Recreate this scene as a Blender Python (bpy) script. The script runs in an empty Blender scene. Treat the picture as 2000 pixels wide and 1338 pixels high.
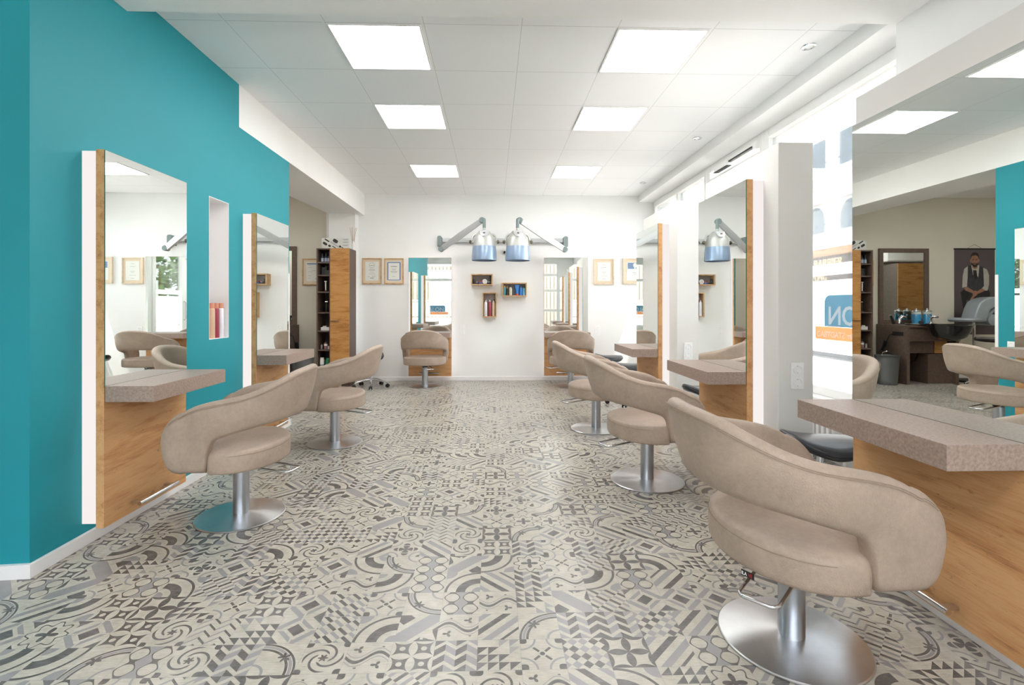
import bpy, bmesh, math, random
from mathutils import Vector, Matrix
random.seed(7)
PI = math.pi
D = bpy.data
SC = bpy.context.scene
COL = SC.collection

# ------------------------------------------------------------------ helpers
def C(r, g, b):
    def l(v):
        v = v / 255.0
        return v / 12.92 if v <= 0.04045 else ((v + 0.055) / 1.055) ** 2.4
    return (l(r), l(g), l(b), 1.0)

class MB:
    """collects simple shapes into one mesh"""
    def __init__(s):
        s.bm = bmesh.new()
    def box(s, x0, x1, y0, y1, z0, z1, bev=0.0, mi=0):
        r = bmesh.ops.create_cube(s.bm, size=1.0)
        vs = r['verts']
        for v in vs:
            v.co = Vector((x0 + (v.co.x + .5) * (x1 - x0), y0 + (v.co.y + .5) * (y1 - y0), z0 + (v.co.z + .5) * (z1 - z0)))
        fs = set(f for v in vs for f in v.link_faces)
        for f in fs: f.material_index = mi
        if bev > 0:
            es = list(set(e for v in vs for e in v.link_edges))
            rb = bmesh.ops.bevel(s.bm, geom=es, offset=bev, segments=2, affect='EDGES', profile=.5)
            for f in rb['faces']: f.material_index = mi
        return s
    def poly(s, pts, mi=0):
        vs = [s.bm.verts.new(p) for p in pts]
        f = s.bm.faces.new(vs); f.material_index = mi
        return s
    def prism(s, pts2, z0, z1, mi=0):
        """pts2 counter-clockwise in xy"""
        a = [s.bm.verts.new((p[0], p[1], z0)) for p in pts2]
        b = [s.bm.verts.new((p[0], p[1], z1)) for p in pts2]
        n = len(pts2)
        fs = [s.bm.faces.new(list(reversed(a))), s.bm.faces.new(b)]
        for i in range(n):
            fs.append(s.bm.faces.new((a[i], a[(i + 1) % n], b[(i + 1) % n], b[i])))
        for f in fs: f.material_index = mi
        return s
    def lathe(s, prof, c=(0, 0, 0), seg=32, sx=1.0, sy=1.0, mi=0, axis='Z', cap=True):
        rings = []
        for r, z in prof:
            ring = []
            for i in range(seg):
                a = 2 * PI * i / seg
                p = (r * math.cos(a) * sx, r * math.sin(a) * sy, z)
                if axis == 'Y': p = (p[0], p[2], -p[1])
                if axis == 'X': p = (p[2], p[1], -p[0])
                ring.append(s.bm.verts.new((c[0] + p[0], c[1] + p[1], c[2] + p[2])))
            rings.append(ring)
        for k in range(len(rings) - 1):
            for i in range(seg):
                f = s.bm.faces.new((rings[k][i], rings[k][(i + 1) % seg], rings[k + 1][(i + 1) % seg], rings[k + 1][i]))
                f.material_index = mi
        if cap:
            f = s.bm.faces.new(list(reversed(rings[0]))); f.material_index = mi
            f = s.bm.faces.new(rings[-1]); f.material_index = mi
        return s
    def rings(s, rs, closed=True, cap=True, mi=0):
        vr = [[s.bm.verts.new(p) for p in r] for r in rs]
        n = len(vr[0])
        for k in range(len(vr) - 1):
            for i in range(n if closed else n - 1):
                f = s.bm.faces.new((vr[k][i], vr[k][(i + 1) % n], vr[k + 1][(i + 1) % n], vr[k + 1][i]))
                f.material_index = mi
        if cap:
            f = s.bm.faces.new(list(reversed(vr[0]))); f.material_index = mi
            f = s.bm.faces.new(vr[-1]); f.material_index = mi
        return s
    def tube(s, pts, r, seg=10, mi=0, closed=False, rads=None):
        pts = [Vector(p) for p in pts]
        n = len(pts)
        rs = []
        up = Vector((0, 0, 1))
        prev = None
        for i, p in enumerate(pts):
            if closed:
                t = (pts[(i + 1) % n] - pts[i - 1])
            else:
                t = pts[min(i + 1, n - 1)] - pts[max(i - 1, 0)]
            t.normalize()
            if prev is None:
                a = up if abs(t.z) < .9 else Vector((1, 0, 0))
                u = t.cross(a).normalized()
            else:
                u = (prev - t * prev.dot(t)).normalized()
            prev = u
            w = t.cross(u)
            rr = rads[i] if rads else r
            rs.append([p + (u * math.cos(2 * PI * k / seg) + w * math.sin(2 * PI * k / seg)) * rr for k in range(seg)])
        if closed: rs.append(rs[0])
        s.rings(rs, True, not closed, mi)
        return s
    def cyl(s, p0, p1, r, seg=16, r1=None, mi=0):
        return s.tube([p0, p1], r, seg, mi, rads=[r, r if r1 is None else r1])
    def sphere(s, c, r, sx=1, sy=1, sz=1, seg=16, mi=0):
        prof = [(max(1e-4, r * math.sin(PI * i / 10)), -r * math.cos(PI * i / 10)) for i in range(11)]
        prof = [(a, b * sz) for a, b in prof]
        return s.lathe(prof, c, seg, sx, sy, mi)
    def bevel(s, off, seg=3):
        bmesh.ops.bevel(s.bm, geom=s.bm.edges[:], offset=off, segments=seg, affect='EDGES', profile=.5)
        return s
    def xf(s, m):
        bmesh.ops.transform(s.bm, matrix=m, verts=s.bm.verts[:])
        return s
    def add_mesh(s, me, m=None, mi=0):
        n0 = len(s.bm.verts); f0 = len(s.bm.faces)
        s.bm.from_mesh(me)
        s.bm.verts.ensure_lookup_table(); s.bm.faces.ensure_lookup_table()
        for f in s.bm.faces[f0:]: f.material_index = mi
        if m is not None:
            bmesh.ops.transform(s.bm, matrix=m, verts=s.bm.verts[n0:])
        return s

def obj(name, mb, mats, parent=None, smooth=False, loc=(0, 0, 0), rz=0.0, angle=40):
    bm = mb.bm
    bmesh.ops.recalc_face_normals(bm, faces=bm.faces[:])
    me = D.meshes.new(name)
    bm.to_mesh(me); bm.free()
    if not isinstance(mats, (list, tuple)): mats = [mats]
    for m in mats: me.materials.append(m)
    if smooth:
        me.polygons.foreach_set('use_smooth', [True] * len(me.polygons))
        try:
            me.set_sharp_from_angle(angle=math.radians(angle))
        except Exception:
            pass
    o = D.objects.new(name, me); COL.objects.link(o)
    o.location = loc; o.rotation_euler = (0, 0, rz)
    if parent is not None: o.parent = parent
    return o

def tag(o, label, cat, group=None):
    o['label'] = label; o['category'] = cat
    if group: o['group'] = group
    return o

def thing(name, label, cat, loc=(0, 0, 0), rz=0.0, group=None):
    o = D.objects.new(name, None); COL.objects.link(o)
    o.location = loc; o.rotation_euler = (0, 0, rz); o.empty_display_size = .1
    return tag(o, label, cat, group)

def struct(name, mb, mats, parent=None, **k):
    o = obj(name, mb, mats, parent, **k)
    if parent is None: o['kind'] = 'structure'
    return o

def dup(root, loc, rz, label, group=None):
    r = root.copy(); COL.objects.link(r)
    r.location = loc; r.rotation_euler = (0, 0, rz); r['label'] = label
    if group: r['group'] = group
    for ch in list(root.children):
        c = ch.copy(); COL.objects.link(c); c.parent = r
        for g in list(ch.children):
            d = g.copy(); COL.objects.link(d); d.parent = c
    return r

def text_mesh(body, size, ext=0.0, align='LEFT'):
    cu = D.curves.new('lettering', 'FONT')
    cu.body = body; cu.size = size; cu.extrude = ext; cu.align_x = align
    cu.resolution_u = 3
    cu.offset = size * .018
    o = D.objects.new('lettering', cu); COL.objects.link(o)
    dg = bpy.context.evaluated_depsgraph_get()
    me = D.meshes.new_from_object(o.evaluated_get(dg))
    D.objects.remove(o); D.curves.remove(cu)
    return me

def interp(tab, x):
    if x <= tab[0][0]: return tab[0][1]
    if x >= tab[-1][0]: return tab[-1][1]
    for i in range(len(tab) - 1):
        x0, y0 = tab[i]; x1, y1 = tab[i + 1]
        if x0 <= x <= x1:
            def sl(j):
                if j <= 0 or j >= len(tab) - 1:
                    j0, j1 = max(j - 1, 0), min(j + 1, len(tab) - 1)
                    return (tab[j1][1] - tab[j0][1]) / (tab[j1][0] - tab[j0][0])
                a = (tab[j][1] - tab[j - 1][1]) / (tab[j][0] - tab[j - 1][0])
                b = (tab[j + 1][1] - tab[j][1]) / (tab[j + 1][0] - tab[j][0])
                return 0.0 if a * b <= 0 else 2 * a * b / (a + b)
            h = x1 - x0; t = (x - x0) / h
            m0, m1 = sl(i) * h, sl(i + 1) * h
            return (2*t**3 - 3*t*t + 1)*y0 + (t**3 - 2*t*t + t)*m0 + (-2*t**3 + 3*t*t)*y1 + (t**3 - t*t)*m1

# ------------------------------------------------------------------ materials
class X:
    """a value inside a node tree, with arithmetic"""
    def __init__(s, nt, v): s.nt = nt; s.v = v
    def op(s, o, b=None, c=None):
        n = s.nt.nodes.new('ShaderNodeMath'); n.operation = o
        for i, q in enumerate((s, b, c)):
            if q is None: continue
            q = q.v if isinstance(q, X) else q
            if isinstance(q, (int, float)): n.inputs[i].default_value = q
            else: s.nt.links.new(q, n.inputs[i])
        return X(s.nt, n.outputs[0])
    def __add__(s, b): return s.op('ADD', b)
    def __radd__(s, b): return s.op('ADD', b)
    def __sub__(s, b): return s.op('SUBTRACT', b)
    def __rsub__(s, b): return X(s.nt, b).op('SUBTRACT', s)
    def __mul__(s, b): return s.op('MULTIPLY', b)
    def __rmul__(s, b): return s.op('MULTIPLY', b)
    def __truediv__(s, b): return s.op('DIVIDE', b)
    def gt(s, b): return s.op('GREATER_THAN', b)
    def lt(s, b): return s.op('LESS_THAN', b)
    def fl(s): return s.op('FLOOR')
    def fr(s): return s.op('FRACT')
    def ab(s): return s.op('ABSOLUTE')
    def mn(s, b): return s.op('MINIMUM', b)
    def mx(s, b): return s.op('MAXIMUM', b)
    def mod(s, b): return s.op('FLOORED_MODULO', b)
    def sin(s): return s.op('SINE')
    def cos(s): return s.op('COSINE')
    def sq(s): return s.op('SQRT')
    def eq(s, b): return s.op('COMPARE', b, .5)
    def at2(s, b): return s.op('ARCTAN2', b)
    def bd(s, a, b): return s.gt(a) * s.lt(b)

def newmat(name):
    m = D.materials.new(name); m.use_nodes = True
    nt = m.node_tree; nt.nodes.clear()
    out = nt.nodes.new('ShaderNodeOutputMaterial')
    return m, nt, out

def coords(nt, kind='Object', scale=(1, 1, 1)):
    tc = nt.nodes.new('ShaderNodeTexCoord'); mp = nt.nodes.new('ShaderNodeMapping')
    mp.inputs['Scale'].default_value = scale
    nt.links.new(tc.outputs[kind], mp.inputs['Vector'])
    return mp.outputs['Vector']

def noise(nt, vec, scale, detail=3, rough=.5, dist=0.0):
    n = nt.nodes.new('ShaderNodeTexNoise')
    n.inputs['Scale'].default_value = scale; n.inputs['Detail'].default_value = detail
    n.inputs['Roughness'].default_value = rough; n.inputs['Distortion'].default_value = dist
    nt.links.new(vec, n.inputs['Vector'])
    return n.outputs['Fac']

def ramp(nt, fac, stops):
    r = nt.nodes.new('ShaderNodeValToRGB')
    el = r.color_ramp.elements
    while len(el) < len(stops): el.new(.5)
    for e, (p, c) in zip(el, stops): e.position = p; e.color = c
    nt.links.new(fac, r.inputs[0])
    return r.outputs[0]

def pbr(name, color, rough=.5, metal=0.0, bump=0.0, bscale=200.0, vary=0.04, vscale=3.0, coat=0.0, emit=None, estr=0.0, spec=.5, stretch=(1, 1, 1), alpha=1.0):
    m, nt, out = newmat(name)
    b = nt.nodes.new('ShaderNodeBsdfPrincipled')
    nt.links.new(b.outputs[0], out.inputs[0])
    b.inputs['Roughness'].default_value = rough; b.inputs['Metallic'].default_value = metal
    b.inputs['Coat Weight'].default_value = coat; b.inputs['Specular IOR Level'].default_value = spec
    vec = coords(nt, 'Object', stretch)
    if vary > 0:
        f = noise(nt, vec, vscale, 3)
        lo = tuple(min(1, c * (1 - vary)) for c in color[:3]) + (1,)
        hi = tuple(min(1, c * (1 + vary)) for c in color[:3]) + (1,)
        nt.links.new(ramp(nt, f, [(.3, lo), (.7, hi)]), b.inputs['Base Color'])
    else:
        b.inputs['Base Color'].default_value = color
    if bump > 0:
        bn = nt.nodes.new('ShaderNodeBump'); bn.inputs['Strength'].default_value = bump; bn.inputs['Distance'].default_value = .002
        nt.links.new(noise(nt, vec, bscale, 2), bn.inputs['Height']); nt.links.new(bn.outputs[0], b.inputs['Normal'])
    if emit:
        b.inputs['Emission Color'].default_value = emit; b.inputs['Emission Strength'].default_value = estr
    return m

def oak(name, base, dark, light, sc=(1.2, 7, 7), knots=True):
    m, nt, out = newmat(name)
    b = nt.nodes.new('ShaderNodeBsdfPrincipled'); nt.links.new(b.outputs[0], out.inputs[0])
    v = coords(nt, 'Object', sc)
    f1 = noise(nt, v, 2.2, 6, .62, .6)
    v2 = coords(nt, 'Object', (sc[0] * 2, sc[1] * 9, sc[2] * 9))
    f2 = noise(nt, v2, 3.0, 4, .6)
    fx = X(nt, f1) * .68 + X(nt, f2) * .32
    col = ramp(nt, fx.v, [(.30, dark), (.44, base), (.56, light), (.72, base)])
    if knots:
        v3 = coords(nt, 'Object', (sc[0] * 1.6, sc[1] * .75, sc[2] * .75))
        k = noise(nt, v3, 1.9, 8, .66, 1.1)
        msk = ramp(nt, k, [(.655, (0, 0, 0, 1)), (.73, (1, 1, 1, 1))])
        mx = nt.nodes.new('ShaderNodeMix'); mx.data_type = 'RGBA'
        sx = X(nt, msk) * .7
        nt.links.new(sx.v, mx.inputs[0]); nt.links.new(col, mx.inputs[6])
        mx.inputs[7].default_value = tuple(c * .45 for c in dark[:3]) + (1,)
        col = mx.outputs[2]
        v4 = coords(nt, 'Object', (sc[0] * 1.1, sc[1] * 2.6, sc[2] * 2.6))
        k4 = noise(nt, v4, 2.4, 5, .55, .9)
        ln = (X(nt, k4) - .5).ab().lt(.0035) * X(nt, noise(nt, v3, 1.6, 2)).gt(.54)
        mx2 = nt.nodes.new('ShaderNodeMix'); mx2.data_type = 'RGBA'
        nt.links.new((ln * .55).v, mx2.inputs[0]); nt.links.new(col, mx2.inputs[6])
        mx2.inputs[7].default_value = tuple(c * .4 for c in dark[:3]) + (1,)
        col = mx2.outputs[2]
    nt.links.new(col, b.inputs['Base Color'])
    b.inputs['Roughness'].default_value = .5; b.inputs['Specular IOR Level'].default_value = .35
    bn = nt.nodes.new('ShaderNodeBump'); bn.inputs['Strength'].default_value = .15; bn.inputs['Distance'].default_value = .001
    nt.links.new(f2, bn.inputs['Height']); nt.links.new(bn.outputs[0], b.inputs['Normal'])
    return m

def leather(name, color):
    m, nt, out = newmat(name)
    b = nt.nodes.new('ShaderNodeBsdfPrincipled'); nt.links.new(b.outputs[0], out.inputs[0])
    v = coords(nt, 'Object')
    big = noise(nt, v, 6, 4, .6)
    fine = noise(nt, v, 60, 3, .6)
    fx = X(nt, big) * .7 + X(nt, fine) * .3
    lo = tuple(c * .86 for c in color[:3]) + (1,); hi = tuple(min(1, c * 1.12) for c in color[:3]) + (1,)
    nt.links.new(ramp(nt, fx.v, [(.35, lo), (.65, hi)]), b.inputs['Base Color'])
    vo = nt.nodes.new('ShaderNodeTexVoronoi'); vo.feature = 'DISTANCE_TO_EDGE'; vo.inputs['Scale'].default_value = 130
    v2 = coords(nt, 'Object', (1, 1, .8))
    wob = nt.nodes.new('ShaderNodeTexNoise'); wob.inputs['Scale'].default_value = 25
    nt.links.new(v2, wob.inputs['Vector'])
    ad = nt.nodes.new('ShaderNodeVectorMath'); ad.operation = 'MULTIPLY_ADD'; ad.inputs[1].default_value = (.03, .03, .03)
    nt.links.new(wob.outputs['Color'], ad.inputs[0]); nt.links.new(v2, ad.inputs[2])
    nt.links.new(ad.outputs[0], vo.inputs['Vector'])
    h = X(nt, vo.outputs['Distance']).mn(.25) + X(nt, fine) * .15
    bn = nt.nodes.new('ShaderNodeBump'); bn.inputs['Strength'].default_value = .55; bn.inputs['Distance'].default_value = .0026
    nt.links.new(h.v, bn.inputs['Height']); nt.links.new(bn.outputs[0], b.inputs['Normal'])
    b.inputs['Roughness'].default_value = .48; b.inputs['Specular IOR Level'].default_value = .4
    return m

def brushed(name, color, rough=.28, aniso=.75):
    m, nt, out = newmat(name)
    b = nt.nodes.new('ShaderNodeBsdfPrincipled'); nt.links.new(b.outputs[0], out.inputs[0])
    v = coords(nt, 'Object')
    f = noise(nt, v, 40, 2)
    nt.links.new(ramp(nt, f, [(.3, tuple(c * .96 for c in color[:3]) + (1,)), (.7, color)]), b.inputs['Base Color'])
    b.inputs['Metallic'].default_value = 1.0; b.inputs['Roughness'].default_value = rough
    b.inputs['Anisotropic'].default_value = aniso
    t = nt.nodes.new('ShaderNodeTangent'); t.direction_type = 'RADIAL'; t.axis = 'Z'
    nt.links.new(t.outputs[0], b.inputs['Tangent'])
    return m

def glass(name, tint=(1, 1, 1, 1), refl=.9):
    m, nt, out = newmat(name)
    tr = nt.nodes.new('ShaderNodeBsdfTransparent'); tr.inputs[0].default_value = tint
    gl = nt.nodes.new('ShaderNodeBsdfGlossy'); gl.inputs['Roughness'].default_value = 0.02
    fr = nt.nodes.new('ShaderNodeFresnel'); fr.inputs[0].default_value = 1.45
    mx = nt.nodes.new('ShaderNodeMixShader')
    q = X(nt, fr.outputs[0]) * refl
    nt.links.new(q.v, mx.inputs[0]); nt.links.new(tr.outputs[0], mx.inputs[1]); nt.links.new(gl.outputs[0], mx.inputs[2])
    nt.links.new(mx.outputs[0], out.inputs[0])
    return m

def film(name, color, clear=.12, trans=.75):
    m, nt, out = newmat(name)
    tl = nt.nodes.new('ShaderNodeBsdfTranslucent'); df = nt.nodes.new('ShaderNodeBsdfDiffuse'); tp = nt.nodes.new('ShaderNodeBsdfTransparent')
    v = coords(nt, 'Object'); f = noise(nt, v, 5, 2)
    cc = ramp(nt, f, [(.3, tuple(c * .97 for c in color[:3]) + (1,)), (.7, color)])
    nt.links.new(cc, tl.inputs[0]); nt.links.new(cc, df.inputs[0]); tp.inputs[0].default_value = color
    a = nt.nodes.new('ShaderNodeMixShader'); a.inputs[0].default_value = trans
    nt.links.new(df.outputs[0], a.inputs[1]); nt.links.new(tl.outputs[0], a.inputs[2])
    b = nt.nodes.new('ShaderNodeMixShader'); b.inputs[0].default_value = clear
    nt.links.new(a.outputs[0], b.inputs[1]); nt.links.new(tp.outputs[0], b.inputs[2])
    nt.links.new(b.outputs[0], out.inputs[0])
    return m

def emis(name, stops, strength, scale=1.5):
    m, nt, out = newmat(name)
    e = nt.nodes.new('ShaderNodeEmission'); e.inputs[1].default_value = strength
    f = noise(nt, coords(nt, 'Object'), scale, 1)
    nt.links.new(ramp(nt, f, stops), e.inputs[0]); nt.links.new(e.outputs[0], out.inputs[0])
    return m

def mirror_mat():
    m, nt, out = newmat('mirror_glass')
    b = nt.nodes.new('ShaderNodeBsdfPrincipled'); nt.links.new(b.outputs[0], out.inputs[0])
    f = noise(nt, coords(nt, 'Object'), 2, 1)
    nt.links.new(ramp(nt, f, [(.3, (.86, .89, .87, 1)), (.7, (.87, .90, .88, 1))]), b.inputs['Base Color'])
    b.inputs['Metallic'].default_value = 1; b.inputs['Roughness'].default_value = 0.0
    return m

def ceiling_mat():
    m, nt, out = newmat('ceiling_tiles')
    b = nt.nodes.new('ShaderNodeBsdfPrincipled'); nt.links.new(b.outputs[0], out.inputs[0])
    tc = nt.nodes.new('ShaderNodeTexCoord'); sp = nt.nodes.new('ShaderNodeSeparateXYZ')
    nt.links.new(tc.outputs['Object'], sp.inputs[0])
    x = X(nt, sp.outputs[0]); y = X(nt, sp.outputs[1])
    P = .6225
    def edge(v, o):
        return ((v - (o - P / 2)) / P).fr() - .5          # 0 on a seam
    ex = edge(x, .177) * P; ey = edge(y, 3.777) * .625
    bar = ex.ab().lt(.0085)
    lx = (ex - .0095).ab().lt(.0014)
    ly = (ey + .001).ab().lt(.0016)
    line = lx.mx(ly)
    mxn = nt.nodes.new('ShaderNodeMix'); mxn.data_type = 'RGBA'
    fin = noise(nt, tc.outputs['Object'], 160, 2)
    base = ramp(nt, fin, [(.3, C(236, 237, 238)), (.7, C(241, 241, 242))])
    nt.links.new((line * .6 - bar * .0).v, mxn.inputs[0]); nt.links.new(base, mxn.inputs[6]); mxn.inputs[7].default_value = C(120, 120, 120)
    mb2 = nt.nodes.new('ShaderNodeMix'); mb2.data_type = 'RGBA'
    nt.links.new((bar * .7).v, mb2.inputs[0]); nt.links.new(mxn.outputs[2], mb2.inputs[6]); mb2.inputs[7].default_value = C(240, 240, 240)
    nt.links.new(mb2.outputs[2], b.inputs['Base Color'])
    b.inputs['Roughness'].default_value = .8
    bn = nt.nodes.new('ShaderNodeBump'); bn.inputs['Strength'].default_value = .15; bn.inputs['Distance'].default_value = .001
    nt.links.new(fin, bn.inputs['Height']); nt.links.new(bn.outputs[0], b.inputs['Normal'])
    return m

def floor_mat():
    m, nt, out = newmat('patchwork_vinyl')
    b = nt.nodes.new('ShaderNodeBsdfPrincipled'); nt.links.new(b.outputs[0], out.inputs[0])
    tc = nt.nodes.new('ShaderNodeTexCoord'); sp = nt.nodes.new('ShaderNodeSeparateXYZ')
    nt.links.new(tc.outputs['Object'], sp.inputs[0])
    S = 1 / .150
    gx = X(nt, sp.outputs[0]) * S + .35; gy = X(nt, sp.outputs[1]) * S + .15
    cx = gx.fl(); cy = gy.fl()
    cb = nt.nodes.new('ShaderNodeCombineXYZ'); nt.links.new(cx.v, cb.inputs[0]); nt.links.new(cy.v, cb.inputs[1])
    wn = nt.nodes.new('ShaderNodeTexWhiteNoise'); wn.noise_dimensions = '2D'; nt.links.new(cb.outputs[0], wn.inputs['Vector'])
    h = X(nt, wn.outputs['Value'])
    sc = nt.nodes.new('ShaderNodeSeparateColor'); nt.links.new(wn.outputs['Color'], sc.inputs[0])
    f1 = X(nt, sc.outputs[1]).gt(.5); f2 = X(nt, sc.outputs[2]).gt(.5)
    x = gx.fr(); y = gy.fr()
    x = x + f1 * (1 - x * 2)                    # mirror some tiles
    y = y + f2 * (1 - y * 2)
    x2 = (x * 2).fr() - .5; y2 = (y * 2).fr() - .5
    K = 18
    idx = (h * K).fl()
    tone = None
    def addm(k, v):
        nonlocal tone
        t = idx.eq(k) * v
        tone = t if tone is None else tone + t
    M_ = .5                                     # value of the mid grey
    s = x + y; d = x - y
    # 0 / 1 petals round a circle lattice, dark on light and light on dark
    ap = x2.ab(); aq = y2.ab()
    pet = (ap * ap + (1 - aq) * (1 - aq)).mn((1 - ap) * (1 - ap) + aq * aq)
    p_ = pet.lt(.5)
    addm(0, p_)
    addm(1, (1 - p_) * (ap * ap + aq * aq).gt(.02))
    # 2 diagonal stripes
    addm(2, (s.bd(.62, .84) + s.bd(1.08, 1.32) * M_ + s.bd(1.52, 1.62) + s.bd(.12, .34) * M_).mn(1))
    # 3 small diamonds
    a3 = (s * 4).fl(); b3 = (d * 4 + 8).fl()
    par = (a3 + b3).mod(2)
    addm(3, par * (a3.mod(4).lt(1.5) * .5 + .5))
    # 4 tumbling blocks
    ux = x * 4
    zg = ((ux * .5).fr() * 2 - 1).ab()
    a4 = (y * 3 - zg * .6).fr()
    addm(4, a4.gt(.36) * (1 - ux.fl().mod(2) * M_))
    # 5 quarter rings
    r5 = (x * x + y * y).sq()
    addm(5, r5.bd(.42, .68) + r5.lt(.24) * M_ + r5.bd(.93, 1.0) + ((1 - x) * (1 - x) + (1 - y) * (1 - y)).lt(.10) * M_)
    # 6 triangles
    tx = x * 4; ty = y * 4
    up6 = (tx.fr() + ty.fr()).lt(1)
    h6 = ((tx.fl() * 3 + ty.fl() * 5) * .37).fr()
    addm(6, up6 * (h6 * 1.1 + .2).mn(1) * h6.gt(.12))
    # 7 ogee lattice
    w7 = (x * (4 * PI)).cos() + (y * (4 * PI)).cos() * .9 + (x * (8 * PI)).cos() * .22
    fill7 = w7.gt(.3) * ((x + .25) * 2).fl().eq(1) * M_
    addm(7, w7.ab().lt(.24) + fill7)
    # 8 broad band with notched corners
    addm(8, (s.bd(.72, 1.28) * M_ + (s.lt(.55) * (d.ab()).gt(s * .45) * (1 - (x * 5).fr().gt(.62) * (y * 5).fr().gt(.3))) + s.gt(1.5) * d.ab().lt(.26)).mn(1))
    # 9 flower with scrolls
    px = x - .5; py = y - .5
    r9 = (px * px + py * py).sq(); t9 = py.at2(px)
    fl9 = r9.lt((t9 * 4).cos() * .1 + .17)
    lf9 = ((r9 - .42 - (t9 * 8).cos() * .07).ab()).lt(.022)
    cr = ((.5 - px.ab()) * (.5 - px.ab()) + (.5 - py.ab()) * (.5 - py.ab())).sq()
    addm(9, fl9 + lf9 * (1 - fl9) + (cr.lt((t9 * 12).cos() * .03 + .13)) * (1 - lf9))
    # 10 double arcs with sprigs
    e10 = ((1 - x) * (1 - x) + y * y).sq()
    g10 = ((x - .38) * (x - .38) + (y - .55) * (y - .55)).sq(); u10 = (y - .55).at2(x - .38)
    addm(10, (e10.bd(.78, .84) + e10.bd(.86, .93) * M_ + e10.bd(.95, 1.0) + e10.bd(.28, .34) * M_ + g10.lt((u10 * 5).cos() * .06 + .10)).mn(1))
    # 11 framed rectangle with clipped corners
    m11 = (s - 1).ab().mx(d.ab() * .75)
    addm(11, m11.lt(.2) + m11.bd(.32, .47) * M_ * (px * py).ab().gt(.01) + m11.gt(.74) * .9)
    # 12 folded zigzag strips
    z12 = (y * 4 + ((x * 2).fr() * 2 - 1).ab() * .9)
    k12 = z12.fr()
    addm(12, k12.lt(.28) * ((x * 4).fl().mod(2) * .5 + .5))
    # 13 stepped stripes
    w13 = (s * 3.5).fr(); st = (d * 2 + 4).fl().mod(2)
    addm(13, ((w13.lt(.45) * st + w13.gt(.55) * (1 - st)) * ((s * 3.5).fl().mod(2) * .5 + .5)))
    # 14 curved ribbons and leaves
    l14 = y - (x * (2 * PI)).sin() * .16 - .5
    g14 = (x2 * x2 + y2 * y2).sq(); a14 = y2.at2(x2)
    addm(14, (l14.ab().lt(.05) + l14.ab().bd(.12, .15) * M_ + g14.lt((a14 * 3).cos() * .10 + .15) * l14.ab().gt(.17)).mn(1))
    # 15 star sprigs between thin arcs
    g15 = (t9 * 4).cos().ab()
    addm(15, r9.lt(.06 + g15 * 0) + ((cr - .36).ab().lt(.025)) * M_ + (px.ab() - py.ab()).ab().lt(.045) * r9.bd(.1, .28) + cr.lt((t9 * 8).cos() * .05 + .15))
    # 16 four broad petals with quarter rings
    addm(16, (r9.lt((t9 * 2).cos().ab() * .40) * (r9 - .25).ab().gt(.02) + cr.bd(.28, .34) * M_ + cr.lt(.12)).mn(1))
    # 17 curled scrolls round a small rosette
    w17 = (t9 * (2 / PI) + r9 * 5).fr()
    addm(17, (w17.lt(.30) * r9.bd(.16, .45) + r9.lt((t9 * 6).cos() * .03 + .09) + cr.lt((t9 * 8).cos() * .04 + .14)).mn(1))
    tone = tone.mn(1)
    # grain and wear of the print
    gr = X(nt, noise(nt, coords(nt, 'Object', (9, 60, 1)), 3, 4, .6)) * .5 + X(nt, noise(nt, coords(nt, 'Object'), 18, 4, .6)) * .5
    tone = tone * (gr * 1.0 + .42).mn(1)
    seam = (gx.fr() - .5).ab().gt(.494).mx((gy.fr() - .5).ab().gt(.494))
    seam = seam * .25
    mx = nt.nodes.new('ShaderNodeMix'); mx.data_type = 'RGBA'
    base = ramp(nt, gr.v, [(.36, C(164, 158, 145)), (.62, C(188, 182, 170))])
    tone = tone.mx(seam)
    nt.links.new((tone * 2).mn(1).v, mx.inputs[0]); nt.links.new(base, mx.inputs[6]); mx.inputs[7].default_value = C(141, 138, 139)
    mx3 = nt.nodes.new('ShaderNodeMix'); mx3.data_type = 'RGBA'
    nt.links.new((tone * 2 - 1).mx(0).v, mx3.inputs[0]); nt.links.new(mx.outputs[2], mx3.inputs[6]); mx3.inputs[7].default_value = C(84, 79, 75)
    nt.links.new(mx3.outputs[2], b.inputs['Base Color'])
    b.inputs['Roughness'].default_value = .30; b.inputs['Specular IOR Level'].default_value = .5
    return m

MAT = {}
MAT['white_wall'] = pbr('white_wall_paint', C(238, 238, 237), .75, bump=.08, bscale=120, vary=.012)
MAT['teal'] = pbr('teal_wall_paint', C(8, 140, 153), .6, bump=.1, bscale=150, vary=.03, vscale=1.5)
MAT['beige_wall'] = pbr('beige_wall_paint', C(212, 206, 193), .75, bump=.08, bscale=120, vary=.015)
MAT['partition'] = pbr('partition_paint', C(222, 220, 217), .7, bump=.06, bscale=120, vary=.01)
MAT['trim'] = pbr('white_trim', C(236, 234, 234), .4, vary=.012)
MAT['ceiling'] = ceiling_mat()
MAT['floor'] = floor_mat()
MAT['oak'] = oak('oak_veneer', C(208, 154, 103), C(152, 104, 64), C(220, 172, 122))
MAT['oak_edge'] = oak('oak_edge', C(186, 140, 92), C(146, 104, 66), C(204, 160, 112), (9, 9, 1.3), False)
MAT['oak_v'] = oak('oak_door', C(176, 122, 66), C(122, 80, 40), C(192, 142, 84), (1.6, 5, 7))
MAT['pale_oak'] = oak('pale_oak', C(190, 152, 110), C(160, 120, 80), C(206, 172, 132), (6, 6, 6), False)
MAT['stone'] = pbr('stone_laminate', C(158, 138, 127), .42, bump=.1, bscale=260, vary=.22, vscale=110)
MAT['dark_lam'] = pbr('dark_laminate', C(96, 78, 68), .5, bump=.1, bscale=200, vary=.16, vscale=30)
MAT['mirror'] = mirror_mat()
MAT['glass_edge'] = pbr('green_glass_edge', C(60, 110, 85), .2, vary=.05)
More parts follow.
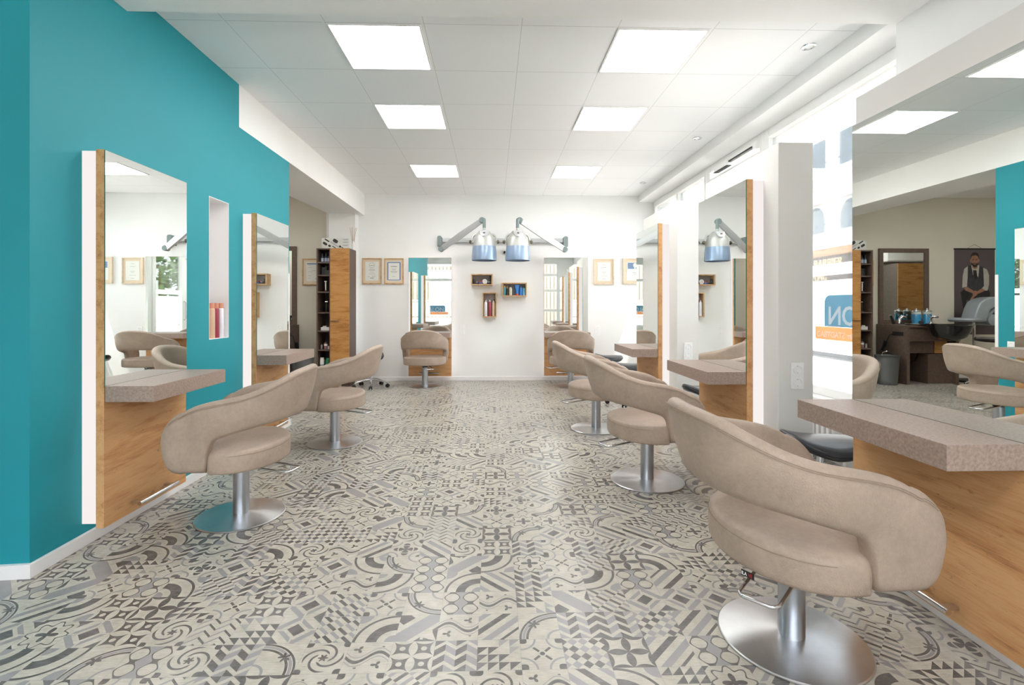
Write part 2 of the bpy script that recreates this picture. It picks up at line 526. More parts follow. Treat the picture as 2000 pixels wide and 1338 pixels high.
MAT['led'] = emis('led_strip', [(.3, (1, .92, .89, 1)), (.7, (1, .94, .92, 1))], .50)
MAT['leather'] = leather('taupe_leather', C(172, 153, 138))
MAT['seam'] = pbr('seam_thread', C(150, 131, 112), .6, vary=.02)
MAT['steel'] = brushed('brushed_steel', C(200, 200, 202))
MAT['col'] = pbr('satin_steel', C(182, 184, 190), .3, 1.0, vary=.03, vscale=20)
MAT['chrome'] = pbr('chrome', C(215, 215, 218), .12, 1.0, vary=.02)
MAT['black'] = pbr('black_plastic', C(26, 26, 28), .45, vary=.05)
MAT['black_leather'] = pbr('black_leather', C(44, 46, 52), .28, bump=.2, bscale=180, vary=.06)
MAT['lamp'] = emis('lamp_diffuser', [(.40, (1, .995, .98, 1)), (.62, (1, .98, .94, 1))], 10.5, 2.2)
MAT['frame_w'] = pbr('white_window_frame', C(240, 240, 238), .35, vary=.01)
MAT['glass'] = glass('window_glass')
MAT['film'] = film('white_window_film', (.95, .96, .96, 1), .04, .72)
MAT['film_blue'] = film('blue_logo_film', C(146, 184, 202), .06, .55)
MAT['film_orange'] = film('orange_logo_film', C(248, 202, 160), .04, .55)
MAT['film_white'] = film('white_lettering_film', (.97, .97, .97, 1), .02, .7)
MAT['film_grey'] = pbr('grey_lettering', C(150, 152, 156), .6, vary=.02)
MAT['silver'] = pbr('silver_hood', C(186, 187, 184), .45, .45, vary=.04, vscale=8)
MAT['blue_visor'] = pbr('blue_visor', C(146, 166, 192), .32, .4, vary=.06, vscale=6, coat=.3)
MAT['arm_grey'] = pbr('grey_green_plastic', C(118, 132, 132), .4, vary=.03)
MAT['arm_alu'] = pbr('aluminium_arm', C(188, 190, 192), .45, .3, vary=.02)
MAT['olive'] = pbr('olive_knob', C(96, 86, 66), .5, vary=.05)
MAT['paper'] = pbr('paper', C(226, 226, 220), .8, vary=.02)
MAT['matb'] = pbr('cream_mount', C(222, 205, 180), .8, vary=.02)
MAT['ink'] = pbr('grey_ink', C(130, 132, 134), .8, vary=.02)
MAT['blue_ink'] = pbr('blue_print', C(120, 140, 172), .8, vary=.2, vscale=60)
MAT['socket'] = pbr('socket_white', C(240, 240, 240), .35, vary=.01)
MAT['well'] = pbr('socket_well_shade', C(205, 206, 208), .4, vary=.01)  # greyer than the plate, shading of the recess put into the colour
MAT['glare_oak'] = oak('glare_pale_oak', C(214, 196, 172), C(196, 176, 150), C(222, 206, 184), (6, 6, 6), False)  # lightened copy of the pale oak, overexposure painted into the colour
MAT['dark_hole'] = pbr('socket_dark', C(90, 90, 92), .6, vary=.02)

# ------------------------------------------------------------------ the setting
CEIL = 2.994
YB = 7.98            # back wall
XL = -2.05           # teal wall
XW = 2.66            # window plane
YF = -1.7            # shop front behind the camera
Y_END = 5.045        # far end of the teal wall

struct('floor', MB().box(-6.4, 2.95, YF - .3, YB + .2, -.15, 0), MAT['floor'])
struct('ceiling', MB().box(-6.4, 2.95, YF - .3, YB + .2, CEIL, CEIL + .12), MAT['ceiling'])
struct('wall_back', MB().box(-6.6, 2.95, YB, YB + .2, 0, CEIL), [MAT['white_wall']])
# beige paint on the alcove stretch of the back wall
struct('wall_alcove_back', MB().box(-6.4, -2.58, YB - .012, YB, 0, CEIL), MAT['beige_wall'])
struct('wall_alcove_left', MB().box(-6.6, -6.4, Y_END, YB, 0, CEIL), MAT['beige_wall'])
# teal wall with its lit niche
NY0, NY1, NZ0, NZ1 = 3.635, 3.90, .957, 1.998
wl = MB()
ND = .16
wl.prism([(XL - .2, 2.233), (XL, 2.25), (XL, NY0), (XL - .2, NY0)], 0, CEIL); wl.box(XL - .2, XL, NY1, 4.06, 0, CEIL)
wl.box(XL - .2, XL, NY0, NY1, 0, NZ0).box(XL - .2, XL, NY0, NY1, NZ1, CEIL).box(XL - .2, XL - ND - .012, NY0, NY1, NZ0, NZ1)
wl.box(XL - .2, XL, 4.06, Y_END, 0, 2.65)
struct('wall_left', wl, MAT['teal'])
nb = MB()
nb.box(XL - ND - .012, XL - ND, NY0, NY1, NZ0, NZ1)
nb.box(XL - ND, XL + .001, NY0, NY0 + .004, NZ0, NZ1).box(XL - ND, XL + .001, NY1 - .004, NY1, NZ0, NZ1)
nb.box(XL - ND, XL + .001, NY0 + .004, NY1 - .004, NZ0, NZ0 + .004).box(XL - ND, XL + .001, NY0 + .004, NY1 - .004, NZ1 - .004, NZ1)
struct('trim_1', nb, MAT['trim'])                       # white lining of the niche
struct('wall_left_return', MB().prism([(XL - .2, 2.45), (-3.5, 2.35), (-3.5, 2.122), (XL - .2, 2.233)][::-1], 0, CEIL), MAT['teal'])
struct('wall_left_front', MB().box(-3.7, -3.5, YF - .3, 2.35, 0, CEIL), MAT['white_wall'])
struct('wall_alcove_near', MB().box(-6.4, XL - .2, Y_END - .2, Y_END, 0, CEIL), MAT['beige_wall'])
# beams
struct('trim_2', MB().prism([(-3.5, 2.15), (2.37, 2.15), (2.37, 2.835), (-3.5, 2.835)], 2.856, CEIL), MAT['white_wall'])
struct('trim_3', MB().prism([(XL, 4.06), (XL, YB), (-2.56, YB), (-2.80, Y_END), (-2.80, 4.06)], 2.65, CEIL), MAT['white_wall'])
struct('trim_4', MB().box(-2.56, -2.15, 7.80, YB, 0, 2.65), MAT['white_wall'])
struct('trim_5', MB().box(-2.615, -2.56, 7.86, YB - .012, 0, CEIL, .006).cyl((-2.585, 7.845, 0), (-2.585, 7.845, CEIL), .012), MAT['trim'])   # pipe casing
struct('trim_6', MB().box(XL - .012, XL + .004, Y_END - .03, Y_END + .004, .07, 1.53), MAT['trim'])      # corner guard on the teal wall
# baseboards
struct('baseboard_left', MB().box(XL, XL + .018, 2.245, Y_END + .015, 0, .062, .003).box(XL - .2, XL + .018, Y_END, Y_END + .018, 0, .062), MAT['trim'])
struct('baseboard_return', MB().prism([(XL + .018, 2.245), (XL, 2.25), (-3.5, 2.13), (-3.5, 2.112), (XL + .01, 2.232), (XL + .018, 2.232)][::-1], 0, .062), MAT['trim'])
struct('baseboard_back', MB().box(-2.15, XW, YB - .016, YB, 0, .065, .003), MAT['trim'])
struct('baseboard_alcove', MB().box(-6.4, -2.63, YB - .03, YB - .012, 0, .065, .003), MAT['trim'])
# right side: pier, window ledge, parapet
struct('wall_right', MB().box(2.37, 2.95, YF - .3, 2.835, 0, CEIL), MAT['white_wall'])
struct('wall_right_header', MB().box(2.37, 2.71, 2.835, YB, 2.89, CEIL), MAT['white_wall'])
struct('wall_right_parapet', MB().box(XW - .04, 2.80, 2.835, 4.69, -.1, .46).box(XW - .04, 2.80, 5.95, YB, -.1, .46), MAT['white_wall'])
struct('trim_7', MB().box(2.52, XW + .05, 2.84, 4.68, .46, .49, .006).box(2.52, XW + .05, 5.96, YB - .001, .46, .49, .006), MAT['trim'])   # sills

def glazing(name, y0, y1, z0, z1, bars_y=(), bars_z=(), fw=.07, dep=.08, xc=XW):
    f = MB()
    x0, x1 = xc - dep / 2, xc + dep / 2
    f.box(x0, x1, y0, y0 + fw, z0, z1, .006).box(x0, x1, y1 - fw, y1, z0, z1, .006)
    f.box(x0, x1, y0 + fw, y1 - fw, z0, z0 + fw, .006).box(x0, x1, y0 + fw, y1 - fw, z1 - fw * 1.3, z1, .006)
    for b in bars_y: f.box(x0, x1, b - .03, b + .03, z0 + fw, z1 - fw, .005)
    for b in bars_z: f.box(x0 + .004, x1 - .004, y0 + fw, y1 - fw, b - .025, b + .025, .005)
    # a slim glazing bead inside the frame
    g = .012
    f.box(x0 - g, x0, y0 + fw, y1 - fw, z1 - fw * 1.3, z1 - fw * 1.3 + .02).box(x0 - g, x0, y0 + fw - .015, y0 + fw, z0 + fw, z1 - fw)
    return f
def pane(y0, y1, z0, z1, xc=XW):
    return MB().box(xc - .003, xc + .003, y0 + .05, y1 - .05, z0 + .05, z1 - .05)
def film_bands(y0, y1, xc=XW):
    f = MB()
    for a, b in ((.55, .784), (.832, 1.404), (1.444, 1.532)):
        f.box(xc - .0055, xc - .0035, y0, y1, a, b)
    return f

w1 = struct('window_1', glazing('window_1', 2.84, 4.69, .49, 2.89), MAT['frame_w'])
obj('pane', pane(2.84, 4.69, .49, 2.89), MAT['glass'], w1)
w1f = obj('privacy_film', film_bands(2.91, 4.62), MAT['film'], w1)
w2 = struct('window_2', glazing('window_2', 5.95, 7.975, .49, 2.89, bars_y=(6.95,)), MAT['frame_w'])
obj('pane', pane(5.95, 7.975, .49, 2.89), MAT['glass'], w2)
obj('privacy_film', film_bands(6.02, 7.9), MAT['film'], w2)
dm = glazing('door_1', 4.69, 5.95, 0, 2.89, bars_z=())
dm.box(XW - .055, XW + .03, 4.77, 4.88, .02, 2.72, .006).box(XW - .055, XW + .03, 5.77, 5.88, .02, 2.72, .006)
dm.box(XW - .055, XW + .03, 4.88, 5.77, 2.58, 2.72, .006).box(XW - .055, XW + .03, 4.88, 5.77, .02, .2, .006)
d1 = struct('door_1', dm, MAT['frame_w'])
obj('pane', MB().box(XW - .003, XW + .003, 4.86, 5.79, .18, 2.6), MAT['glass'], d1)
fm = MB()
for a, b in ((.3, .784), (.832, 1.404), (1.444, 1.532)): fm.box(XW - .0065, XW - .0045, 4.885, 5.765, a, b)
obj('privacy_film', fm, MAT['film'], d1)
cm = MB()
cm.box(XW - .115, XW - .056, 5.30, 5.62, 2.735, 2.80, .008).box(XW - .09, XW - .065, 4.80, 5.30, 2.785, 2.806, .003).box(XW - .10, XW - .058, 4.74, 4.80, 2.74, 2.812, .004)
obj('door_closer', cm, MAT['frame_w'], d1)
cm = MB().box(XW - .098, XW - .058, 4.82, 5.30, 2.765, 2.784, .002).box(XW - .118, XW - .06, 5.30, 5.62, 2.728, 2.735)
obj('closer_rail', cm, MAT['black'], d1)
obj('door_handle', MB().tube([(XW - .055, 4.83, 1.30), (XW - .10, 4.83, 1.28), (XW - .10, 4.83, .92), (XW - .055, 4.83, .90)], .011), MAT['chrome'], d1)

# logo and lettering on the film of the near window, written for the street
def outside_text(body, size, y_end, z, x, mirror=1):
    me = text_mesh(body, size, .0006, 'RIGHT')
    # text runs towards +y when seen from the street (+x side)
    m = Matrix(((0, 0, 1, x), (1, 0, 0, y_end), (0, 1, 0, z), (0, 0, 0, 1)))
    return me, m
lg = MB()
def rrect(y0, y1, z0, z1, r, corners=(1, 1, 1, 1)):
    pts = []
    for (cy, cz, a0, on) in ((y1 - r, z1 - r, 0, corners[0]), (y0 + r, z1 - r, 90, corners[1]), (y0 + r, z0 + r, 180, corners[2]), (y1 - r, z0 + r, 270, corners[3])):
        if on:
            for k in range(7):
                a = math.radians(a0 + k * 15); pts.append((cy + r * math.cos(a), cz + r * math.sin(a)))
        else:
            a = math.radians(a0 + 45); q = r * 1.41421356
            pts.append((cy + q * math.cos(a), cz + q * math.sin(a)))
    return pts
def plate(pts, x0, x1):
    m = MB(); m.prism([(p[0], p[1]) for p in pts], x0, x1)
    m.xf(Matrix(((0, 0, 1, 0), (1, 0, 0, 0), (0, 1, 0, 0), (0, 0, 0, 1))))
    return m
def logo(parent, x, dy, sgn=1):
    a = plate(rrect(3.22 + dy, 3.875 + dy, 1.04, 1.286, .06, (1, 1, 0, 0)), x - .0012, x)
    obj('logo_badge', a, MAT['film_blue'], parent)
    a = plate(rrect(3.10 + dy, 3.987 + dy, .935, 1.036, .02, (0, 1, 1, 1)), x - .0012, x)
    obj('logo_banner', a, MAT['film_orange'], parent)
    t = MB()
    me, m = outside_text('SALON', .20, 3.835 + dy, 1.058, x - .0022); t.add_mesh(me, m)
    me, m = outside_text('im STADTBAD', .064, 3.968 + dy, .955, x - .0022); t.add_mesh(me, m)
    t.box(x - .0022, x - .0012, 3.70 + dy, 3.85 + dy, 1.036, 1.046)
    obj('logo_lettering', t, MAT['film_white'], parent)
logo(w1, XW - .006, 0)
t = MB()
for k, (zz, yy) in enumerate(((1.205, 4.04), (1.165, 4.045), (1.125, 4.04))):
    t.box(XW - .0075, XW - .006, yy, yy + .03, zz, zz + .012).box(XW - .0075, XW - .006, yy + .045, yy + .30, zz, zz + .010)
obj('opening_hours', t, MAT['film_grey'], w1)

# ---- shop front behind the camera
wf = MB()
wf.box(-3.5, 1.10, YF - .2, YF, 0, .45).box(-3.5, 2.37, YF - .2, YF, 2.75, CEIL).box(1.85, 2.37, YF - .2, YF, 0, 2.75).box(-3.5, -3.35, YF - .2, YF, .45, 2.75)
wf.box(.98, 1.10, YF - .2, YF, .45, 2.75)
struct('wall_front', wf, MAT['white_wall'])
def front_glazing(x0, x1, z0, z1, bx=(), bz=()):
    f = MB(); fw = .07; y0, y1 = YF - .12, YF - .04
    f.box(x0, x0 + fw, y0, y1, z0, z1, .006).box(x1 - fw, x1, y0, y1, z0, z1, .006).box(x0 + fw, x1 - fw, y0, y1, z0, z0 + fw, .006).box(x0 + fw, x1 - fw, y0, y1, z1 - fw, z1, .006)
    for b in bx: f.box(b - .035, b + .035, y0, y1, z0 + fw, z1 - fw, .005)
    for b in bz: f.box(x0 + fw, x1 - fw, y0 + .004, y1 - .004, b - .045, b + .045, .005)
    return f
w3 = struct('window_3', front_glazing(-3.35, .98, .45, 2.75, (-1.9, -.45), (2.13,)), MAT['frame_w'])
obj('pane', MB().box(-3.3, .93, YF - .083, YF - .077, .5, 2.7), MAT['glass'], w3)
fm = MB()
for a, b in ((.52, .80), (.84, 1.34), (1.37, 1.42)): fm.box(-3.28, .91, YF - .076, YF - .074, a, b)
obj('privacy_film', fm, MAT['film'], w3)
# same logo on the front film
M_front = Matrix(((-1, 0, 0, 0), (0, -1, 0, 0), (0, 0, 1, 0), (0, 0, 0, 1)))
def front_plate(pts, y0, y1):
    m = MB(); m.prism([(p[0], p[1]) for p in pts], y0, y1)
    m.xf(Matrix(((1, 0, 0, 0), (0, 0, 1, 0), (0, 1, 0, 0), (0, 0, 0, 1))))
    return m
FX = -2.78
obj('logo_badge', front_plate(rrect(FX, FX + .62, 1.0, 1.22, .055, (1, 1, 0, 0)), YF - .0735, YF - .0725), MAT['film_blue'], w3)
obj('logo_banner', front_plate(rrect(FX - .04, FX + .72, .90, .995, .02), YF - .0735, YF - .0725), MAT['film_orange'], w3)
t = MB()
for body, size, xe, z in (('SALON', .20, FX + .58, 1.015), ('im STADTBAD', .064, FX + .70, .918)):
    me = text_mesh(body, size, .0006, 'RIGHT')
    t.add_mesh(me, Matrix(((1, 0, 0, xe), (0, 0, -1, YF - .0715), (0, 1, 0, z), (0, 0, 0, 1))))
obj('logo_lettering', t, MAT['film_white'], w3)
d2 = struct('door_2', front_glazing(1.10, 1.85, .0, 2.75, (), (1.05, 1.75, 2.3)), MAT['frame_w'])
obj('pane', MB().box(1.15, 1.80, YF - .083, YF - .077, .05, 2.7), MAT['glass'], d2)

# ---- outdoors
MAT['facade'] = pbr('pale_render_facade', C(232, 230, 226), .85, vary=.03, vscale=.6)
MAT['pavement'] = pbr('pale_pavement', C(186, 184, 180), .9, vary=.08, vscale=1.5)
MAT['win_dark'] = pbr('facade_window_glass', C(120, 132, 138), .12, vary=.25, vscale=1.2)
MAT['shop_wood'] = oak('shop_front_wood', C(196, 150, 112), C(160, 118, 82), C(210, 170, 134), (1, .8, 6), False)
MAT['sign_dark'] = pbr('dark_sign_board', C(84, 72, 68), .5, vary=.12, vscale=4)
MAT['sign_cream'] = pbr('cream_lettering', C(220, 200, 168), .5, vary=.02)
MAT['slats'] = None
def slat_mat():
    m, nt, out = newmat('beige_slat_cladding')
    b = nt.nodes.new('ShaderNodeBsdfPrincipled'); nt.links.new(b.outputs[0], out.inputs[0])
    tc = nt.nodes.new('ShaderNodeTexCoord'); sp = nt.nodes.new('ShaderNodeSeparateXYZ'); nt.links.new(tc.outputs['Object'], sp.inputs[0])
    f = (X(nt, sp.outputs[0]) * 5).fr()
    nt.links.new(ramp(nt, f.v, [(.0, C(120, 110, 97)), (.7, C(124, 114, 102)), (.76, C(84, 72, 62)), (.95, C(88, 76, 66))]), b.inputs['Base Color'])
    b.inputs['Roughness'].default_value = .8
    return m
MAT['slats'] = slat_mat()
o = struct('ground', MB().box(-30, 40, -30, 45, -.32, -.16), MAT['pavement'])
bld = thing('apartment_building', 'pale rendered building with arched lower windows seen outside through the side window', 'building', (9.0, 0, 0))
obj('facade_wall', MB().box(.12, 1.2, 7, 26, -.16, 8.0).box(0, .12, 7, 26, 4.15, 4.55, .01).box(-.04, .12, 7, 26, 4.02, 4.15, .01).box(0, .12, 7, 26, 2.76, 2.85), MAT['facade'], bld)
obj('plinth', MB().box(-.02, .04, 7, 26, -.16, .55), pbr('grey_plinth', C(150, 148, 146), .8, vary=.08), bld)
obj('shop_front', MB().box(.04, .12, 7, 26, -.16, 2.76), MAT['shop_wood'], bld)
def facade_window(y0, y1, z0, z1, arch):
    pts = []
    if arch:
        r = (y1 - y0) / 2; cy = (y0 + y1) / 2; zc = z1 - r
        pts = [(y0, z0), (y1, z0)] + [(cy + r * math.cos(PI * k / 12), zc + r * math.sin(PI * k / 12)) for k in range(13)]
    else:
        pts = [(y0, z0), (y1, z0), (y1, z1), (y0, z1)]
    f = plate(pts, .10, .125)
    w = obj('window', f, MAT['frame_w'], bld)
    cy, cz = (y0 + y1) / 2, (z0 + z1) / 2
    g = plate([(cy + (p[0] - cy) * .86, cz + (p[1] - cz) * .9) for p in pts], .095, .105)
    g.box(.088, .1, y0, y1, z0 + .24, z0 + .29)
    gl = obj('window_pane', g, MAT['win_dark'], w)
    obj('window_sill', MB().box(0.02, .12, y0 - .06, y1 + .06, z0 - .08, z0), MAT['facade'], w)
for k in range(-2, 5):
    yy = 12.30 + 1.36 * k
    facade_window(yy - .47, yy + .47, 4.86, 5.82, False)
    facade_window(yy - .43, yy + .43, 3.18, 4.0, True)
sg = obj('shop_sign', MB().box(-.06, .03, 9.5, 16, 1.78, 2.54, .01), MAT['sign_dark'], bld)
for body, size, ye, z in (('FRISEUR', .30, 14.10, 2.255), ('BARBIER', .30, 12.36, 2.255), ('STYLING', .22, 12.95, 1.90)):
    obj('sign_lettering', MB().add_mesh(text_mesh(body, size, .01, 'RIGHT'), Matrix(((0, 0, -1, -.07), (-1, 0, 0, ye), (0, 1, 0, z), (0, 0, 0, 1)))), MAT['sign_cream'], sg)

b2 = thing('office_building', 'beige slat-clad building with white windows across the street behind the shop front', 'building', (0, -11, 0))
obj('clad_wall', MB().box(-14, 6, -1, 0, -.16, 5.2), MAT['slats'], b2)
for (x0, x1, z0, z1) in ((-4.6, -3.3, 1.6, 3.0), (-4.6, -3.3, 3.5, 4.9), (-8.6, -7.3, 1.6, 3.0), (-8.6, -7.3, 3.5, 4.9), (3.0, 3.9, 1.0, 2.6)):
    w = obj('window', MB().box(x0 - .15, x1 + .15, 0, .06, z0 - .15, z1 + .15, .01), MAT['frame_w'], b2)
    xm = (x0 + x1) / 2
    obj('window_pane', MB().box(x0, xm - .04, .05, .07, z0, z1).box(xm + .04, x1, .05, .07, z0, z1), MAT['win_dark'], w)

MAT['leaf'] = pbr('leaf_green', C(84, 116, 44), .6, vary=.4, vscale=3)
MAT['bark'] = pbr('bark', C(96, 78, 62), .9, vary=.2, vscale=8)
def tree(x, y, h, r, label, seed):
    rnd = random.Random(seed)
    t = thing('street_tree', label, 'tree', (x, y, -.16), 0, 'trees along the street')
    obj('trunk', MB().tube([(0, 0, 0), (.05, .03, h * .3), (0, .1, h * .6)], .12, 8, rads=[.14, .1, .06]), MAT['bark'], t, True)
    m = MB()
    for k in range(2600):
        u = Vector((rnd.gauss(0, 1), rnd.gauss(0, 1), rnd.gauss(0, 1))).normalized() * (r * rnd.uniform(.45, 1.0))
        p = Vector((u.x, u.y, h * .52 + u.z * 1.15))
        s = rnd.uniform(.11, .22)
        a = Vector((rnd.gauss(0, 1), rnd.gauss(0, 1), rnd.gauss(0, .5))).normalized(); b = a.cross(Vector((rnd.gauss(0, 1), rnd.gauss(0, 1), 1))).normalized()
        m.poly([p - a * s, p - b * s * .5, p + a * s, p + b * s * .5])
    obj('crown', m, MAT['leaf'], t)
tree(8.3, -1.6, 5.0, 1.7, 'leafy green street tree, the one nearest the shop corner, seen in the left mirror', 1)
tree(9.6, 2.6, 5.6, 1.9, 'leafy green street tree standing between the corner tree and the pale building', 2)
tree(7.4, -6.0, 5.0, 1.7, 'leafy green street tree beyond the corner tree, farthest from the pale building', 3)
tree(13.0, -4.2, 7.0, 2.4, 'tall broad leafy tree standing behind the row of street trees', 4)

# ------------------------------------------------------------------ ceiling lamps
def ceiling_light(x0, y0, label):
    t = thing('ceiling_light', label, 'ceiling light', (x0, y0, CEIL), 0, 'square ceiling lamps')
    w = .6225; e = .012
    f = MB()
    f.box(e, w - e, e, e + .012, -.006, 0).box(e, w - e, w - e - .012, w - e, -.006, 0).box(e, e + .012, e + .012, w - e - .012, -.006, 0).box(w - e - .012, w - e, e + .012, w - e - .012, -.006, 0)
    obj('frame', f, MAT['trim'], t)
    obj('diffuser', MB().box(e + .012, w - e - .012, e + .012, w - e - .012, -.003, 0), MAT['lamp'], t)
for x0, side in ((-1.069, 'left'), (.799, 'right')):
    for y0, where in ((3.152, 'nearest the cross beam'), (4.402, 'midway down the room'), (6.277, 'nearest the back wall')):
        ceiling_light(x0, y0, 'glowing square ceiling lamp in the %s row, the one %s' % (side, where))
for x0, side in ((-1.069, 'left'), (.799, 'right')):  # two unseen lamps added behind the camera to brighten the front of the room
    ceiling_light(x0, -.58, 'square fill lamp added out of view by the shop front, the one on the %s side' % side)
ceiling_light(-5.1, 5.35, 'added unseen fill lamp deep inside the alcove behind the teal wall')  # this lamp and the next are added out of view to light the alcove
ceiling_light(-3.6, 5.35, 'added unseen fill lamp of the alcove, just behind the teal wall')
for y, where in ((3.35, 'nearest the cross beam'), (5.22, 'midway along the window side'), (7.12, 'closest to the back wall')):
    t = thing('recessed_spotlight', 'small round recessed spotlight by the window ledge, the one ' + where, 'spotlight', (2.185, y, CEIL), 0, 'recessed spotlights by the windows')
    obj('trim_ring', MB().lathe([(.028, -.001), (.030, -.008), (.046, -.006), (.048, 0)], seg=24, cap=False), MAT['chrome'], t, True)
    obj('lamp_lens', MB().lathe([(.03, -.003), (.03, -.0005)], seg=20), MAT['socket'], t)
t = thing('niche_spotlight', 'tiny round spotlight set into the top of the wall niche', 'spotlight', (XL - .08, 3.70, NZ1 - .004))
obj('trim_ring', MB().lathe([(.014, -.001), (.016, -.006), (.026, -.004), (.027, 0)], seg=20, cap=False), MAT['chrome'], t, True)
MAT['spot_on'] = emis('spot_glow', [(.3, (1, .95, .88, 1)), (.7, (1, .96, .9, 1))], 12)
obj('lamp_lens', MB().lathe([(.015, -.0025), (.015, -.0005)], seg=16), MAT['spot_on'], t)

# ------------------------------------------------------------------ styling stations
def station(loc, rz, W, top, zs, label, depth=.24, off=0.0):
    """local frame: wall at y = 0, the room towards +y"""
    t = thing('styling_station', label, 'styling station', (loc[0], loc[1], 0), rz, 'mirror styling stations')
    h = W / 2; b = off
    obj('light_strip', MB().box(-h + .002, h - .002, .001 + b * 0, .070 + b, .112, top - .008), MAT['led'], t)
    obj('back_panel', MB().box(-h, h, .070 + b, .110 + b, .09, top, .001), [MAT['oak'], MAT['oak_edge']], t)
    m = MB()
    m.box(-h + .001, h - .001, .1102 + b, .1150 + b, zs, top - .002, mi=1)
    m.poly([(-h + .0015, .1152 + b, zs + .001), (h - .0015, .1152 + b, zs + .001), (h - .0015, .1152 + b, top - .003), (-h + .0015, .1152 + b, top - .003)])
    obj('mirror', m, [MAT['mirror'], MAT['glass_edge']], t)
    obj('shelf', MB().box(-h, h, .1155 + b, .1155 + depth + b, zs - .08, zs, .0015), MAT['stone'], t)
    r = MB()
    r.cyl((-.16, .165 + b, .145), (.16, .165 + b, .145), .0115, 14)
    obj('foot_rail', r, MAT['chrome'], t, True)
    for sx in (-.13, .13):
        obj('rail_bracket', MB().box(sx - .012, sx + .012, .110 + b, .157 + b, .138, .152, .002), MAT['chrome'], t)
    return t
RXB = 1.735
station((RXB, 1.816), PI / 2, .73, 2.012, .781, 'mirror station on the nearest right partition, oak panel and thick brown shelf', .25)
station((RXB, 3.477), PI / 2, .73, 2.012, .779, 'mirror station on the middle partition of the right side, with oak panel and shelf', .25)
station((RXB, 5.158), PI / 2, .72, 2.012, .779, 'mirror station on the farthest right partition, with oak panel and shelf', .25)
station((XL, 2.856), -PI / 2, .661, 1.984, .80, 'mirror station on the teal wall nearest the camera, left of the niche')
station((XL, 4.434), -PI / 2, .635, 1.966, .795, 'mirror station on the teal wall beyond the niche, near its far end')
BR = math.radians(-1.45)
station((-.988, YB - .010), PI + BR, .68, 1.968, .790, 'mirror station on the back wall, left of the three wooden box shelves')
station((1.177, YB - .010), PI + BR, .70, 1.975, .790, 'mirror station on the back wall, right of the hood dryers')

def partition(y0, y1, label):
    t = thing('partition_screen', label, 'partition', (RXB, y0, 0), 0, 'white free-standing partitions by the windows')
    obj('core', MB().box(0, .215, 0, y1 - y0, 0, 2.195, .004), MAT['partition'], t)
    obj('skirting', MB().box(-.016, .0, 0, y1 - y0, 0, .065, .002).box(.0, .215, -.012, 0, 0, .065, .002), MAT['trim'], t)
    return t
partition(1.285, 2.312, 'white partition block behind the nearest right mirror, cut by the frame')
partition(2.95, 3.972, 'white partition block with a double socket behind the middle right mirror')
partition(4.60, 5.63, 'white partition block behind the farthest right mirror')

# ------------------------------------------------------------------ sockets
def socket(loc, rz, label, n=2):
    """faces +y in its local frame, centre of the plate at the origin"""
    t = thing('wall_socket', label, 'socket', loc, rz, 'white wall sockets')
    h = .04 * n
    obj('cover_plate', MB().box(-.04, .04, 0, .009, -h, h, .002), MAT['socket'], t)
    for k in range(n):
        zc = h - .04 - .08 * k
        m = MB()
        m.lathe([(.0285, .0), (.0285, .0125), (.0235, .0135), (.0215, .006)], (0, 0, zc), 24, axis='Y', cap=False)
        i = obj('insert_ring', m, MAT['socket'], t, True)
        i.data.transform(Matrix.Identity(4))
        m = MB().lathe([(.0225, .006), (.0225, .0075)], (0, 0, zc), 20, axis='Y')
        obj('well', m, MAT['well'], t)
        m = MB()
        for sx in (-.0095, .0095): m.lathe([(.0034, .0077), (.0034, .0082)], (sx, 0, zc), 10, axis='Y')
        m.box(-.003, .003, .0077, .0095, zc + .019, zc + .022).box(-.003, .003, .0077, .0095, zc - .022, zc - .019)
        obj('contact', m, MAT['dark_hole'], t)
    return t
socket((1.848, 2.95, .776), PI, 'white double socket on the end of the middle right partition, nearest the camera')
socket((1.84, 4.60, .776), PI, 'white double socket on the end of the farthest right partition')
socket((-.485, YB, .825), PI, 'white double socket on the back wall below the box shelves')
socket((1.70, YB, .797), PI, 'white double socket on the back wall right of the right mirror')
socket((.195, YB, 2.068), PI, 'small white socket with a dark plug on the back wall behind the hood dryers', 1)
socket((XL, 4.88, .80), -PI / 2, 'white single socket on the teal wall past the far mirror station', 1)
tag(obj('dryer_plug', MB().lathe([(.021, 0), (.02, .03), (.012, .045)], (0, 0, 0), 16, axis='Y'), MAT['black'], None, True, (.195, YB - .0085, 2.068), PI), 'round black plug in the small socket behind the right hood dryer', 'plug')

# ------------------------------------------------------------------ salon chairs
ZT = [(-.345, .862), (-.32, .846), (-.27, .803), (-.2, .760), (-.13, .736), (-.06, .723), (0, .714), (.1, .69), (.17, .655), (.21, .617), (.238, .575), (.254, .54), (.262, .515)]
ZB = [(-.345, .582), (-.2, .562), (-.08, .534), (-.01, .515), (.012, .502), (.030, .475), (.042, .43), (.05, .37), (.058, .347), (.068, .340), (.17, .340), (.2, .346), (.222, .370), (.240, .42), (.254, .47), (.262, .495)]
def shell_path():
    pts = []
    ys = [.17 + .115 * math.sin(PI / 2 * q / 14) for q in range(14, -1, -1)]
    ys += [.14, .11, .09, .076, .068, .062, .057, .053, .049, .045, .040, .033, .024, .012, 0, -.012]
    W_ = .303
    for y in ys: pts.append((W_ - .010 * max(0, (y - .05) / .2) ** 2, y, 1.0, 0.0))
    n = 36
    for k in range(1, n):
        a = PI * k / n
        ca, sa = math.cos(a), math.sin(a)
        e = .96
        x = W_ * math.copysign(abs(ca) ** e, ca); y = -.02 - .288 * abs(sa) ** e
        nx, ny = ca / W_, -sa / .288
        l = math.hypot(nx, ny)
        pts.append((x, y, nx / l, ny / l))
    for p in list(reversed([q for q in pts[:len(ys)]])): pts.append((-p[0], p[1], -p[2], p[3]))
    return pts
